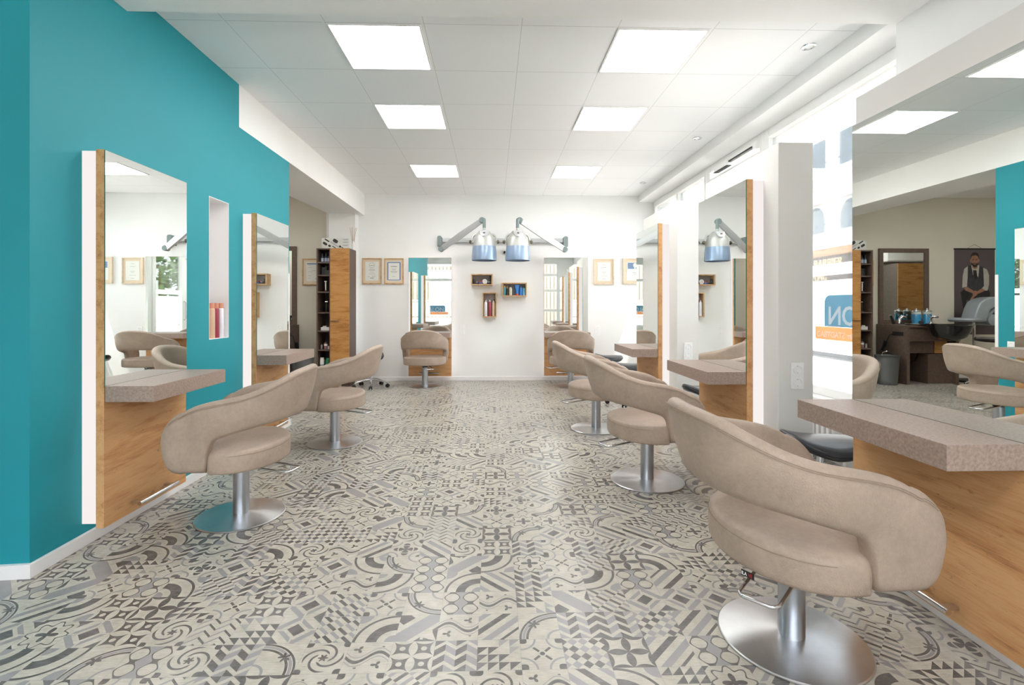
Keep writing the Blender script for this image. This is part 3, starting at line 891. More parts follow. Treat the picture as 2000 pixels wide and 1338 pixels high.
def z_limits(y):
    q = ky(y)
    if y > .17:
        e = math.sqrt(max(0, 1 - ((y - .17) / .115) ** 2))
        q3 = (y - .17) / .115
        eb = max(0, 1 - q3 ** 3.2) ** .42
        return .512 + (.655 - .3 * (y - .17) - .512) * e + .004, .512 - .172 * eb - .004
    return interp(ZT, q), interp(ZB, q)
def ky(y): return y * 1.12 if y < 0 else y
def lean(nx, ny, z): return (z - .50) * (.05 + .22 * max(0, -ny) ** 1.6)
def shell_mesh():
    m = MB(); rs = []
    for (x, y, nx, ny) in shell_path():
        zt, zb = z_limits(y)
        t = .036
        if y > .17: t = .010 + .026 * math.sqrt(max(0, 1 - ((y - .17) / .1155) ** 2))
        hgt = zt - zb; r = min(t, hgt / 2 - .001)
        loop = []
        NS = 8
        for k in range(NS + 1):
            f = k / NS; z = zb + r + (hgt - 2 * r) * f
            loop.append((t + .006 * math.sin(PI * f), z))
        for k in range(1, 7):
            a = PI * k / 7; loop.append((t * math.cos(a), zt - r + r * math.sin(a)))
        for k in range(NS + 1):
            f = 1 - k / NS; z = zb + r + (hgt - 2 * r) * f
            loop.append((-t - .006 * math.sin(PI * f), z))
        for k in range(1, 7):
            a = PI + PI * k / 7; loop.append((t * math.cos(a), zb + r + r * math.sin(a)))
        ring = []
        for (n, z) in loop:
            o = n + lean(nx, ny, z)
            ring.append((x + nx * o, y + ny * o, z))
        rs.append(ring)
    m.rings(rs)
    return m
def shell_seam(dz, n_off):
    pts = []
    for (x, y, nx, ny) in shell_path():
        if y > .235: continue
        zt = z_limits(y)[0]; z = zt - dz
        o = n_off + lean(nx, ny, z)
        pts.append((x + nx * o, y + ny * o, z))
    return pts
def seat_outline(k):
    pts = []
    n = 36
    for i in range(n + 1):
        a = PI * i / n
        pts.append((-.316 * math.cos(a) * k, -.015 - .252 * math.sin(a) * k))     # left -> rear -> right
    q = [(.316, .0), (.3155, .030), (.313, .046), (.294, .058), (.276, .064), (.268, .09), (.264, .16), (.254, .215), (.228, .25), (.15, .262), (0, .266)]
    pts += q + [(-a, b) for a, b in reversed(q[:-1])]
    return pts
def seat_mesh():
    m = MB(); rs = []
    def ring(sc, z):
        return [(p[0] * sc, (p[1] + .01) * sc - .01, z) for p in seat_outline(1.0)]
    for sc, z in ((.955, .328), (.985, .331), (.998, .340), (1.003, .36), (1.006, .385), (1.003, .410), (.997, .424), (.985, .434), (.965, .4405), (.9, .4455), (.7, .4515), (.4, .455), (.1, .456)):
        rs.append(ring(sc, z))
    m.rings(rs)
    return m
def salon_chair(label):
    t = thing('salon_chair', label, 'salon chair', (0, 0, 0), 0, 'taupe leather salon chairs')
    sh = obj('backrest_shell', shell_mesh(), MAT['leather'], t, True, angle=60)
    sm = MB().tube(shell_seam(.020, .0375), .0012, 6).tube(shell_seam(.027, .0385), .0009, 6)
    obj('top_seam', sm, MAT['seam'], sh, True)
    st = obj('seat', seat_mesh(), MAT['leather'], t, True, angle=50)
    so = [(p[0] * 1.004, (p[1] + .01) * 1.004 - .01, .4215) for p in seat_outline(1.0)[2:35]]
    obj('seat_seam', MB().tube(so, .0012, 6), MAT['seam'], st, True)
    obj('base_plate', MB().lathe([(.243, 0), (.246, .002), (.246, .006), (.242, .009), (.16, .0125), (.06, .017), (.048, .018)], seg=64), MAT['steel'], t, True, angle=30)
    obj('column', MB().lathe([(.044, .017), (.044, .282), (.042, .284)], seg=32), MAT['col'], t, True)
    obj('pump_joint', MB().lathe([(.040, .283), (.043, .29), (.043, .312), (.075, .318), (.16, .322), (.16, .331)], seg=28), MAT['black'], t, True)
    return t
def lever(parent, ang):
    """chrome pump lever as a loop, pointing along ang in the chair's own frame"""
    a = []
    w = .058; L = .375
    a.append((.03, -w * .8, .308)); a.append((.10, -w, .303)); a.append((L - .03, -w, .292))
    for k in range(1, 6):
        q = -PI / 2 + PI / 2 * k / 6; a.append((L - .03 + .03 * math.cos(q), -w + .03 + .03 * math.sin(q), .2915))
    for k in range(1, 6):
        q = PI / 2 * k / 6; a.append((L - .03 + .03 * math.cos(q), w - .03 + .03 * math.sin(q), .2915))
    a.append((L - .03, w, .292)); a.append((.10, w, .303)); a.append((.03, w * .8, .308))
    m = MB().tube(a, .0062, 10)
    m.cyl((.035, -w * .8 - .012, .307), (.035, -w * .8 + .012, .307), .012, 12).cyl((.035, w * .8 - .012, .307), (.035, w * .8 + .012, .307), .012, 12)
    o = obj('pump_lever', m, MAT['chrome'], parent, True)
    o.rotation_euler = (0, 0, ang)
    return o
def face(dx, dy):              # rotation that points local +y along (dx, dy)
    return math.atan2(-dx, dy)
CH = [((1.080, 1.755), (1, .02), (-.27, -.26), 'taupe leather salon chair nearest the camera, large at the right front'),
      ((1.064, 3.372), (1, -.02), (-.35, -.15), 'taupe leather salon chair at the middle right mirror, just behind the front chair'),
      ((1.013, 4.810), (1, .0), (-.30, -.12), 'taupe leather salon chair at the farthest right partition mirror'),
      ((1.173, 7.385), (.12, 1), (-.30, -.1), 'taupe leather salon chair facing the right mirror of the back wall'),
      ((-1.017, 7.470), (-.02, 1), (.1, -.3), 'taupe leather salon chair facing the left mirror of the back wall'),
      ((-1.443, 2.881), (-1, -.08), (.36, -.10), 'taupe leather salon chair at the near teal wall mirror, front left'),
      ((-1.385, 4.385), (-1, .0), (.30, -.10), 'taupe leather salon chair at the far teal wall mirror')]
c0 = salon_chair(CH[0][3])
chairs = []
for i, ((x, y), fd, lv, lab) in enumerate(CH):
    rz = face(*fd)
    if i == 0:
        c = c0; c.location = (x, y, 0); c.rotation_euler = (0, 0, rz)
    else:
        c = dup(c0, (x, y, 0), rz, lab)
    if x < -1.3: c.scale = (.955, .955, 1)
    chairs.append((c, rz, lv))
for c, rz, lv in chairs:
    lever(c, math.atan2(lv[1], lv[0]) - rz)
# maker's tag under the seat of the near chair
c = c0
tg = obj('maker_tag', MB().box(-.036, .036, -.0015, .0015, -.022, .004, .001), MAT['black'], c)
tg.scale = (.6, 1, .75)
tg.location = (.15, -.245, .325); tg.rotation_euler = (0, 0, math.radians(32))
tm = MB().add_mesh(text_mesh('ILA', .021, .0003), Matrix(((1, 0, 0, -.033), (0, 0, -1, -.0017), (0, 1, 0, -.0165), (0, 0, 0, 1))))
obj('tag_lettering', tm, MAT['socket'], tg)
MAT['red'] = pbr('red_print', C(170, 40, 38), .5, vary=.03)
tm = MB().add_mesh(text_mesh('VE', .021, .0003), Matrix(((1, 0, 0, .004), (0, 0, -1, -.0017), (0, 1, 0, -.0165), (0, 0, 0, 1))))
obj('tag_mark', tm, MAT['red'], tg)

# ------------------------------------------------------------------ saddle stools
def saddle_mesh():
    m = MB(); rs = []
    def pt(r, a, z):
        x = .195 * r * math.cos(a) * (1 - .18 * max(0, math.sin(a)) * r); y = .20 * r * math.sin(a)
        return x, y
    def surf(x, y):
        f = y / .20
        return .042 * max(0, f) ** 2.4 + .006 * max(0, -f) ** 2 - .030 * (abs(x) / .195) ** 2.2 * (1 - .3 * f)
    N = 40
    prof = [(.25, -.055), (.80, -.055), (.95, -.048), (1.0, -.030), (.985, -.010), (.93, 0), (.75, .004), (.5, .006), (.25, .007), (.02, .007)]
    for r, dz in prof:
        ring = []
        for k in range(N):
            a = 2 * PI * k / N
            x, y = pt(r, a, 0)
            ring.append((x, y, surf(x, y) + dz))
        rs.append(ring)
    m.rings(rs)
    return m
def stool(label):
    t = thing('saddle_stool', label, 'stool', (0, 0, 0), 0, 'black saddle stools on castors')
    s = saddle_mesh(); s.xf(Matrix.Translation((0, 0, .49)))
    se = obj('seat', s, MAT['black_leather'], t, True, angle=60)
    p = []
    for k in range(48):
        a = 2 * PI * k / 48; r = 1.004
        x = .195 * r * math.cos(a) * (1 - .18 * max(0, math.sin(a)) * r); y = .20 * r * math.sin(a); f = y / .2
        p.append((x, y, .49 - .026 + .042 * max(0, f) ** 2.4 + .006 * max(0, -f) ** 2 - .030 * (abs(x) / .195) ** 2.2 * (1 - .3 * f)))
    obj('piping', MB().tube(p, .0025, 6, closed=True), MAT['black'], se, True)
    obj('gas_column', MB().lathe([(.03, .10), (.03, .27), (.032, .275), (.032, .285), (.016, .29), (.016, .39), (.028, .395), (.028, .405), (.05, .41), (.06, .436)], seg=24), MAT['chrome'], t, True)
    obj('height_lever', MB().tube([(.03, -.02, .425), (.12, -.06, .41), (.17, -.08, .33), (.175, -.083, .315)], .005, 8, rads=[.005, .005, .005, .010]), MAT['chrome'], t, True)
    for k in range(5):
        a = 2 * PI * k / 5 + .3
        ca, sa = math.cos(a), math.sin(a)
        lg = obj('base_leg', MB().tube([(.02 * ca, .02 * sa, .115), (.10 * ca, .10 * sa, .112), (.20 * ca, .20 * sa, .088), (.245 * ca, .245 * sa, .072)], .015, 10, rads=[.02, .018, .014, .011]).cyl((.245 * ca, .245 * sa, .072), (.245 * ca, .245 * sa, .058), .008, 8), MAT['chrome'], t, True)
        m = MB()
        ox, oy = -sa, ca
        for sgn in (-1, 1):
            p0 = Vector((.25 * ca + ox * .012 * sgn, .25 * sa + oy * .012 * sgn, .026)); p1 = p0 + Vector((ox, oy, 0)) * (.012 * sgn)
            m.cyl(p0, p1, .026, 16)
        m.cyl((.25 * ca - ox * .012, .25 * sa - oy * .012, .026), (.25 * ca + ox * .012, .25 * sa + oy * .012, .026), .008, 8)
        m.cyl((.245 * ca, .245 * sa, .03), (.245 * ca, .245 * sa, .06), .007, 8)
        obj('castor', m, MAT['black'], lg, True)
    return t
ST = [((1.77, 2.62), -.25, PI / 2 - .15, 'black saddle stool with a blue sheen beside the near brown shelf, front right'),
      ((1.86, 4.27), .03, PI / 2 + .15, 'black saddle stool between the middle and farthest right partitions'),
      ((1.66, 6.02), -.03, PI / 2 - .1, 'black saddle stool half hidden behind the farthest right station'),
      ((1.66, 7.02), .02, PI / 2 + .1, 'saddle stool with bright sunlit seat by the back wall, right side'),
      ((-1.80, 7.38), .0, -.4, 'black saddle stool behind the far left salon chair, by the back wall')]
s0 = stool(ST[0][3])
for i, ((x, y), dz, rz, lab) in enumerate(ST):
    if i == 0:
        s0.location = (x, y, 0); s0.rotation_euler = (0, 0, rz)
    else:
        dup(s0, (x, y, 0), rz, lab)

# ------------------------------------------------------------------ hood dryers on the back wall
rail = thing('dryer_rail', 'long grey aluminium wall rail carrying the two hood dryers', 'wall rail', (0, YB, 2.255))
obj('rail_profile', MB().box(-.80, 1.13, -.075, -.02, -.032, .032, .004).box(-.80, 1.13, -.08, -.074, -.012, -.004), MAT['arm_alu'], rail)
m = MB()
for x in (-.5, .165, .8): m.box(x - .03, x + .03, -.02, 0, -.03, .03)
obj('wall_mount', m, MAT['arm_grey'], rail)
for sx, x in ((-1, -.84), (1, 1.17)):
    pts = [(x - .035 * 1, -.10), (x + .035, -.10), (x + .035, .04), (x + .02 * 1, .06), (x - .02, .06), (x - .035, .04)]
    m = MB(); m.prism([(p[0], p[1]) for p in pts], -.13, -.0)
    m.xf(Matrix(((1, 0, 0, 0), (0, 0, 1, 0), (0, 1, 0, 0), (0, 0, 0, 1))))
    obj('end_bracket', m, MAT['arm_grey'], rail)
def hood_dryer(xc, sgn, label):
    """sgn +1: arm comes in from the left"""
    t = thing('hood_dryer', label, 'hair dryer', (xc, 7.30, 1.873), 0, 'hood dryers on swivel arms')
    obj('silver_hood', MB().lathe([(.169, .205), (.171, .207), (.165, .25), (.156, .30), (.148, .33), (.134, .36), (.115, .39), (.097, .415), (.086, .43), (.079, .436), (.03, .438)], seg=40, cap=False), MAT['silver'], t, True)
    obj('blue_visor', MB().lathe([(.176, .0), (.182, .0), (.184, .012), (.184, .06), (.179, .13), (.173, .19), (.171, .207), (.166, .205), (.168, .19), (.175, .13), (.180, .06), (.178, .012)], seg=40, cap=False), MAT['blue_visor'], t, True)
    pm = MB(); rs = []
    for k in range(9):
        f = k / 8; z = .335 + .095 * f
        w = .080 * math.sqrt(max(.02, 1 - (1 - f) ** 2)) * (1 - .08 * f)
        R = interp([(.33, .150), (.36, .136), (.39, .118), (.43, .088)], z)
        rs.append([(-w, -math.sqrt(max(0, R * R - w * w)) + .004, z), (-w * .9, -R - .008, z), (0, -R - .02, z), (w * .9, -R - .008, z), (w, -math.sqrt(max(0, R * R - w * w)) + .004, z)])
    pm.rings(rs, closed=False, cap=False)
    cp = obj('control_panel', pm, MAT['arm_alu'], t, True)
    obj('display', MB().box(-.014, .014, -.145, -.125, .383, .397), MAT['black'], cp)
    obj('display_digits', MB().box(-.005, .005, -.1462, -.1448, .386, .394), MAT['red'], cp)
    for s in (-1, 1):
        m = MB().tube([(s * .095, .02, .395), (s * .14, .03, .385), (s * .172, .02, .345), (s * .178, 0, .29)], .015, 12, rads=[.018, .018, .015, .012])
        m.cyl((s * .148, 0, .275), (s * .192, 0, .275), .009, 10)
        obj('yoke', m, MAT['silver'], t, True)
        q = [(.012, 0), (.026, s * .004), (.030, s * .014), (.018, s * .034), (.008, s * .036)]
        obj('yoke_knob', MB().lathe(q, (s * .188, 0, .275), 16, axis='X'), MAT['olive'], t, True)
    sx = .03 * -sgn * 0
    obj('neck', MB().lathe([(.02, .43), (.02, .485)], seg=16), MAT['silver'], t, True)
    m = MB().lathe([(.024, .482), (.024, .60)], seg=18)
    m.tube([(0, 0, .585), (0, 0, .605), (-sgn * .012, .02, .618), (-sgn * .035, .03, .615)], .024, 12)
    obj('stem', m, MAT['arm_grey'], t, True)
    pv = Vector((-sgn * .035, .05, .602))
    obj('pivot', MB().lathe([(.036, -.045), (.042, -.04), (.042, .03), (.036, .035)], pv, 24, axis='Y'), MAT['arm_grey'], t, True)
    # long arm back to the wall bracket
    e = Vector((((-.80 if sgn > 0 else 1.135) - xc), .43, .215))
    ax = (e - pv).normalized(); side = Vector((0, 1, 0)); side = (side - ax * side.dot(ax)).normalized(); up = ax.cross(side)
    def sec(c, hw, hh): return [c + side * a + up * b for a, b in ((-hw, -hh), (hw, -hh), (hw, -hh * .2), (hw * .8, hh), (-hw * .8, hh), (-hw, -hh * .2))]
    am = MB().rings([sec(pv + ax * .03, .026, .036), sec(pv.lerp(e, .5), .028, .046), sec(e, .026, .04)])
    obj('swivel_arm', am, MAT['arm_alu'], t)
    obj('arm_joint', MB().lathe([(.036, -.045), (.042, -.04), (.042, .04), (.036, .045)], e, 24, axis='Y'), MAT['arm_grey'], t, True)
    return t
hood_dryer(-.122, 1, 'left of the two silver and blue hood dryers on the back wall')
hood_dryer(.372, -1, 'right of the two silver and blue hood dryers on the back wall')

# ------------------------------------------------------------------ framed papers on the back wall
def framed(name, label, x0, x1, z0, z1, kind, y=YB, wood='pale_oak'):
    t = thing(name, label, 'framed certificate', ((x0 + x1) / 2, y, (z0 + z1) / 2), 0, 'framed certificates')
    w = (x1 - x0) / 2; h = (z1 - z0) / 2; fw = .018
    m = MB()
    m.box(-w, -w + fw, -.028, 0, -h, h, .002).box(w - fw, w, -.028, 0, -h, h, .002).box(-w + fw, w - fw, -.028, 0, -h, -h + fw, .002).box(-w + fw, w - fw, -.028, 0, h - fw, h, .002)
    obj('frame', m, MAT[wood], t)
    obj('mount', MB().box(-w + fw, w - fw, -.014, -.004, -h + fw, h - fw), MAT['matb'], t)
    a = .105; b = .15
    if kind == 2: a, b = .108, .155
    obj('sheet', MB().box(-a, a, -.0165, -.0142, -b, b), MAT['paper'], t)
    m = MB()
    def ln(x, z, l, hh=.004): m.box(x - l / 2, x + l / 2, -.0172, -.0166, z - hh / 2, z + hh / 2)
    if kind == 1:
        for k in range(24):
            a0 = 2 * PI * k / 24
            m.box(.042 * math.cos(a0) - .003, .042 * math.cos(a0) + .003, -.0172, -.0166, .095 + .042 * math.sin(a0) - .003, .095 + .042 * math.sin(a0) + .003)
        ln(0, .09, .06, .006); ln(0, .028, .08); ln(0, .012, .10); ln(0, -.02, .06, .003); ln(0, -.045, .11, .003); ln(.03, -.08, .06); ln(-.05, -.085, .03); ln(0, -.11, .055, .010)
    elif kind == 2:
        ln(0, .075, .10, .010); ln(0, .035, .07); ln(0, .02, .06); ln(0, -.005, .11, .007); ln(0, -.025, .09); ln(0, -.085, .05)
    elif kind == 3:
        ln(0, .11, .05, .003); ln(0, .065, .08); ln(0, -.01, .07); ln(0, -.03, .05, .003); ln(0, -.07, .10, .003); ln(0, -.12, .05)
    elif kind == 4:
        ln(.03, -.02, .08); ln(.03, -.045, .06, .003)
    else:
        ln(-.05, .10, .06, .003); ln(-.045, .07, .07, .003); ln(.01, .02, .06, .003); ln(-.04, .0, .08, .003); ln(-.05, -.06, .06, .003); ln(-.06, -.10, .05, .003); ln(.05, -.11, .03, .010)
    obj('lettering', m, MAT['ink'], t)
    if kind == 2:
        m = MB()
        for s in (-1, 1): m.box(s * .098 - .010, s * .098 + .010, -.0171, -.0166, -.145, .145)
        m.box(-.088, .088, -.0171, -.0166, .13, .148).box(-.088, .088, -.0171, -.0166, -.148, -.135)
        obj('border_print', m, MAT['blue_ink'], t)
    if kind == 4:
        m = MB().box(-.09, .09, -.0171, -.0166, .04, .14)
        obj('photo_print', m, MAT['blue_ink'], t)
        m = MB().lathe([(.03, 0), (.03, .0008)], (.03, -.0172, .10), 20, axis='Y', sy=1.2).box(.018, .042, -.018, -.0172, .042, .08)
        obj('pale_figure', m, MAT['paper'], t)
    if kind == 5:
        obj('blue_header', MB().box(-.095, .095, -.0171, -.0166, .118, .138), MAT['blue_ink'], t)
    return t
framed('framed_certificate', 'oak-framed certificate with a round emblem, leftmost on the back wall', -2.082, -1.774, 1.552, 1.968, 1)
framed('framed_certificate', 'oak-framed certificate with an ornate blue border, next to the left back mirror', -1.733, -1.424, 1.552, 1.968, 2)
framed('framed_certificate', 'plain certificate in a glare-paled oak frame to the right of the right back mirror', 1.640, 1.974, 1.550, 1.970, 3, YB, 'glare_oak')
framed('framed_certificate', 'sheet with a small blue picture in a glare-paled oak frame, partly behind the farthest right mirror', 2.116, 2.451, 1.555, 1.975, 4, YB, 'glare_oak')
framed('framed_certificate', 'wood-framed certificate with a blue header on the beige wall, behind the tall cabinet', -3.027, -2.690, 1.534, 1.957, 5, YB - .012)

# ------------------------------------------------------------------ bottles, tins and boxes
def col(name, r, g, b, rough=.35, metal=0.0):
    k = 'c_' + name
    if k not in MAT: MAT[k] = pbr(name, C(r, g, b), rough, metal, vary=.04, vscale=15)
    return MAT[k]
def bottle(label, loc, r, h, body, cap, shape='pump', cat='bottle', group=None, band=None, name='product_bottle'):
    t = thing(name, label, cat, loc, 0, group)
    if shape == 'spray':      # slim can with domed shoulder and nozzle cap
        bp = [(r * .96, 0), (r, .004), (r, h * .80), (r * .9, h * .85), (r * .55, h * .885), (r * .5, h * .89)]
        cp = [(r * .5, h * .89), (r * .5, h * .96), (r * .32, h * .965), (r * .3, h)]
    elif shape == 'cyl':      # straight bottle with a straight cap
        bp = [(r * .96, 0), (r, .004), (r, h * .80), (r * .92, h * .84), (r * .8, h * .85)]
        cp = [(r * .82, h * .845), (r * .82, h * .995), (r * .76, h)]
    elif shape == 'tube':     # flattened tube standing on its cap
        bp = None
    elif shape == 'jar':
        bp = [(r * .95, 0), (r, .003), (r, h * .55), (r * .98, h * .58)]
        cp = [(r * 1.02, h * .58), (r * 1.02, h * .97), (r * .97, h)]
    else:                     # bottle with a neck and a small cap
        bp = [(r * .95, 0), (r, .004), (r, h * .62), (r * .8, h * .72), (r * .4, h * .78), (r * .38, h * .82)]
        cp = [(r * .48, h * .80), (r * .48, h * .97), (r * .4, h)]
    if shape == 'tube':
        cm = MB().lathe([(r * .7, 0), (r * .7, h * .14), (r * .66, h * .15)], seg=18)
        rs = []
        for k in range(7):
            f = k / 6; z = h * .15 + h * .85 * f
            a = r * (.72 + .5 * f); b2 = r * (.62 * (1 - f) + .03)
            rs.append([(a * math.cos(2 * PI * q / 20), b2 * math.sin(2 * PI * q / 20), z) for q in range(20)])
        obj('bottle_body', MB().rings(rs), body, t, True)
        obj('cap', cm, cap, t, True)
    else:
        obj('bottle_body', MB().lathe(bp, seg=20), body, t, True)
        obj('cap', MB().lathe(cp, seg=18), cap, t, True)
    if band is not None:
        m, z0, z1 = band
        obj('wrap_label', MB().lathe([(r * 1.012, h * z0), (r * 1.012, h * z1)], seg=20, cap=False), m, t, True)
    return t
def carton(label, loc, w, d, h, mat, cat='box', group=None, name='product_box'):
    o = obj(name, MB().box(-w / 2, w / 2, -d / 2, d / 2, 0, h, .002), mat, None, False, loc)
    return tag(o, label, cat, group)

# three oak box shelves on the back wall
def wall_box(label, x0, x1, z0, z1):
    t = thing('wall_box_shelf', label, 'shelf', ((x0 + x1) / 2, YB, z0), 0, 'small oak box shelves')
    w = (x1 - x0) / 2; h = z1 - z0; e = .018; d = .15
    m = MB()
    m.box(-w, w, -d, 0, 0, e, .001).box(-w, w, -d, 0, h - e, h, .001).box(-w, -w + e, -d, 0, e, h - e).box(w - e, w, -d, 0, e, h - e)
    obj('frame', m, MAT['pale_oak'], t)
    obj('back_board', MB().box(-w + e, w - e, -.006, -.001, e, h - e), pbr_lilac, t)
    return t
pbr_lilac = pbr('mauve_back_board', C(188, 178, 178), .7, vary=.02)
wall_box('small wide oak box shelf with jars, topmost of the three on the back wall', -.339, .001, 1.533, 1.71)
wall_box('wide oak box shelf with coloured bottles, right of the three on the back wall', .155, .545, 1.354, 1.573)
wall_box('upright oak box shelf with tall spray cans, lowest of the three on the back wall', -.161, .066, 1.022, 1.419)
yb = YB - .10
z = 1.533 + .018
g = 'jars in the top box shelf'
bottle('black tub at the left end of the top box shelf', (-.297, yb, z), .019, .085, col('black_tub', 34, 32, 34), MAT['black'], 'cyl', 'tub', g)
bottle('small dark jar with pale label, left in the top box shelf', (-.252, yb - .01, z), .026, .045, col('dark_jar', 60, 58, 62), col('grey_lid', 120, 118, 118), 'jar', 'jar', g, name='hair_wax_jar')
bottle('small blue jar with red lid in the top box shelf', (-.192, yb - .01, z), .033, .046, col('blue_jar', 70, 100, 160), col('red_lid', 150, 60, 60), 'jar', 'jar', g, name='hair_wax_jar')
t = thing('round_tin', 'round white tin standing on edge in the top box shelf', 'tin', (-.122, yb - .015, z + .040), 0)
obj('tin_body', MB().lathe([(.036, -.018), (.039, -.016), (.039, .016), (.036, .018)], seg=28, axis='Y'), col('white_tin', 236, 232, 228), t, True)
obj('tin_print', MB().lathe([(.028, .0178), (.028, .0186)], seg=24, axis='Y', cap=True).xf(Matrix.Scale(-1, 4, (0, 1, 0))).box(-.012, .012, -.0195, -.0185, .004, .014), col('tin_grey', 205, 196, 194), t)
bottle('small silver and black jar, right in the top box shelf', (-.062, yb - .01, z), .026, .04, MAT['black'], col('silver_lid', 150, 152, 160, .3, .6), 'jar', 'jar', g, name='hair_wax_jar')
carton('tall narrow black box at the right end of the top box shelf', (-.034, yb + .03, z), .03, .03, .135, MAT['black'], 'box')
z = 1.354 + .018; g = 'bottles in the right box shelf'
RB = [(.192, .019, .15, (70, 150, 165), (214, 160, 90), 'cyl', 'slim teal bottle with copper cap, left end of the right box shelf'),
      (.236, .017, .14, (70, 62, 56), (206, 160, 100), 'pump', 'slim dark bottle with gold cap in the right box shelf'),
      (.287, .026, .165, (216, 206, 182), (60, 60, 62), 'pump', 'cream and grey bottle with black top in the right box shelf'),
      (.392, .030, .17, (38, 120, 196), (190, 60, 50), 'tube', 'wide bright blue tube standing on a red cap in the right box shelf'),
      (.452, .023, .155, (58, 130, 214), (30, 60, 140), 'pump', 'royal blue bottle with dark blue cap in the right box shelf'),
      (.500, .021, .125, (110, 180, 224), (60, 150, 130), 'cyl', 'light blue bottle at the right end of the right box shelf')]
for x, r, h, b, c, sh, lab in RB:
    bottle(lab, (x, yb - .01, z), r, h, col('p_%d_%d_%d' % b, *b), col('p_%d_%d_%d' % c, *c), sh, 'bottle', g)
carton('charcoal carton with white print behind the bottles of the right box shelf', (.340, yb + .02, z), .062, .04, .15, col('charcoal_carton', 62, 60, 64), 'box')
z = 1.022 + .018; g = 'spray cans in the upright box shelf'
SB3 = [(-.108, .029, .255, (226, 222, 224), (214, 206, 206), 'front white spray can in the upright box shelf'),
       (-.044, .028, .262, (160, 66, 80), (225, 215, 212), 'front wine red spray can in the upright box shelf'),
       (.016, .026, .250, (222, 196, 160), (230, 220, 210), 'front pale gold spray can in the upright box shelf')]
for x, r, h, b, c, lab in SB3:
    bottle(lab, (x, yb - .015, z), r, h, col('p_%d_%d_%d' % b, *b, .3, .2), col('p_%d_%d_%d' % c, *c), 'spray', 'spray can', g, name='spray_can')
for x, b, lab in ((-.112, (120, 36, 44), 'dark red spray can behind the white one in the upright box shelf'), (-.036, (126, 44, 56), 'dark red spray can behind the wine red one in the upright box shelf'), (.026, (112, 84, 60), 'brown spray can behind the pale gold one in the upright box shelf')):
    bottle(lab, (x, yb + .048, z), .024, .27, col('p_%d_%d_%d' % b, *b), col('p_%d_%d_%d' % b, *b), 'spray', 'spray can', g, name='spray_can')
# niche bottles
z = NZ0 + .0045; g = 'bottles in the wall niche'
NB = [(3.735, -.042, .027, .262, (214, 178, 148), 'peach bottle with copper cap, nearest the front in the wall niche'),
      (3.797, -.044, .027, .262, (152, 52, 72), 'wine red bottle with copper cap in the wall niche'),
      (3.825, -.108, .027, .262, (214, 214, 224), 'white bottle with copper cap standing behind the red one in the wall niche'),
      (3.864, -.046, .027, .262, (226, 226, 232), 'white bottle with copper cap at the far end of the wall niche')]
for y, dx, r, h, b, lab in NB:
    bottle(lab, (XL + dx, y, z), r, h, col('p_%d_%d_%d' % b, *b), col('copper_cap', 206, 140, 112, .35, .2), 'cyl', 'bottle', g)

# ------------------------------------------------------------------ tall cabinet beside the back wall
cx0, cx1, cxm, cy0, cy1, cz1 = -2.626, -2.134, -2.418, 7.45, 7.795, 2.065
t = thing('tall_cabinet', 'tall cabinet with oak door and open dark side shelves at the back left', 'cabinet', (0, 0, 0))
m = MB(); e = .018
m.box(cx0, cx0 + e, cy0, cy1, .06, cz1).box(cx1 - e, cx1, cy0, cy1, .06, cz1).box(cxm - e, cxm, cy0, cy1, .06, cz1 - e)
m.box(cx0 + e, cx1 - e, cy0, cy1, cz1 - e, cz1).box(cx0 + e, cx1 - e, cy0, cy1, .06, .078).box(cx0 + e, cx1 - e, cy1 - .01, cy1, .078, cz1 - e)
m.box(cx0 + .01, cx1 - .01, cy0 + .03, cy1 - .02, 0, .06)
obj('carcass', m, MAT['dark_lam'], t)
SHZ = [1.858, 1.668, 1.417, 1.108, .833, .55, .255]
for q in SHZ:
    obj('shelf', MB().box(cx0 + e, cxm - e, cy0 + .003, cy1 - .01, q - .018, q), MAT['dark_lam'], t)
dr = obj('door', MB().box(cxm + .001, cx1 - .001, cy0 - .019, cy0 - .001, .08, cz1 - .001, .001), MAT['oak_v'], t)
obj('door_handle', MB().box(-2.406, -2.285, cy0 - .036, cy0 - .030, .974, .984).box(-2.40, -2.39, cy0 - .032, cy0 - .018, .975, .983).box(-2.30, -2.29, cy0 - .032, cy0 - .018, .975, .983), MAT['dark_lam'], dr)
obj('drawer_front', MB().box(cx0 + .001, cxm - .002, cy0 - .019, cy0 - .001, .08, .232, .001), MAT['oak_v'], t)
xs = (cx0 + cxm) / 2; yc = cy0 + .09
z = SHZ[0] + .001
for x, lab in ((xs - .045, 'left'), (xs + .008, 'middle'), (xs + .055, 'right')):
    bottle('dark blue labelled bottle, %s of the three on the top open cabinet shelf' % lab, (x, yc, z), .023, .13, col('navy_bottle', 44, 52, 72), MAT['black'], 'pump', 'bottle', 'bottles on the top cabinet shelf', (col('pale_label', 170, 180, 200), .1, .5))
z = SHZ[1] + .001
carton('tall black carton on the second open cabinet shelf', (xs - .02, yc + .03, z), .075, .05, .12, col('black_carton', 40, 42, 46), 'box')
carton('low black carton on the second open cabinet shelf', (xs + .045, yc - .01, z), .06, .05, .07, col('black_carton2', 48, 50, 54), 'box')
def trimmer(label, loc, mat):
    t = thing('hair_trimmer', label, 'hair trimmer', loc)
    obj('stand', MB().lathe([(.035, 0), (.035, .012), (.02, .018)], seg=20), MAT['black'], t, True)
    obj('trimmer_body', MB().lathe([(.016, .018), (.018, .05), (.020, .10), (.017, .135), (.02, .15)], seg=16), mat, t, True)
    obj('blade', MB().box(-.02, .02, -.01, .01, .15, .162, .001), MAT['chrome'], t)
trimmer('silver hair trimmer standing on the third open cabinet shelf', (xs + .005, yc, SHZ[2] + .001), MAT['chrome'])
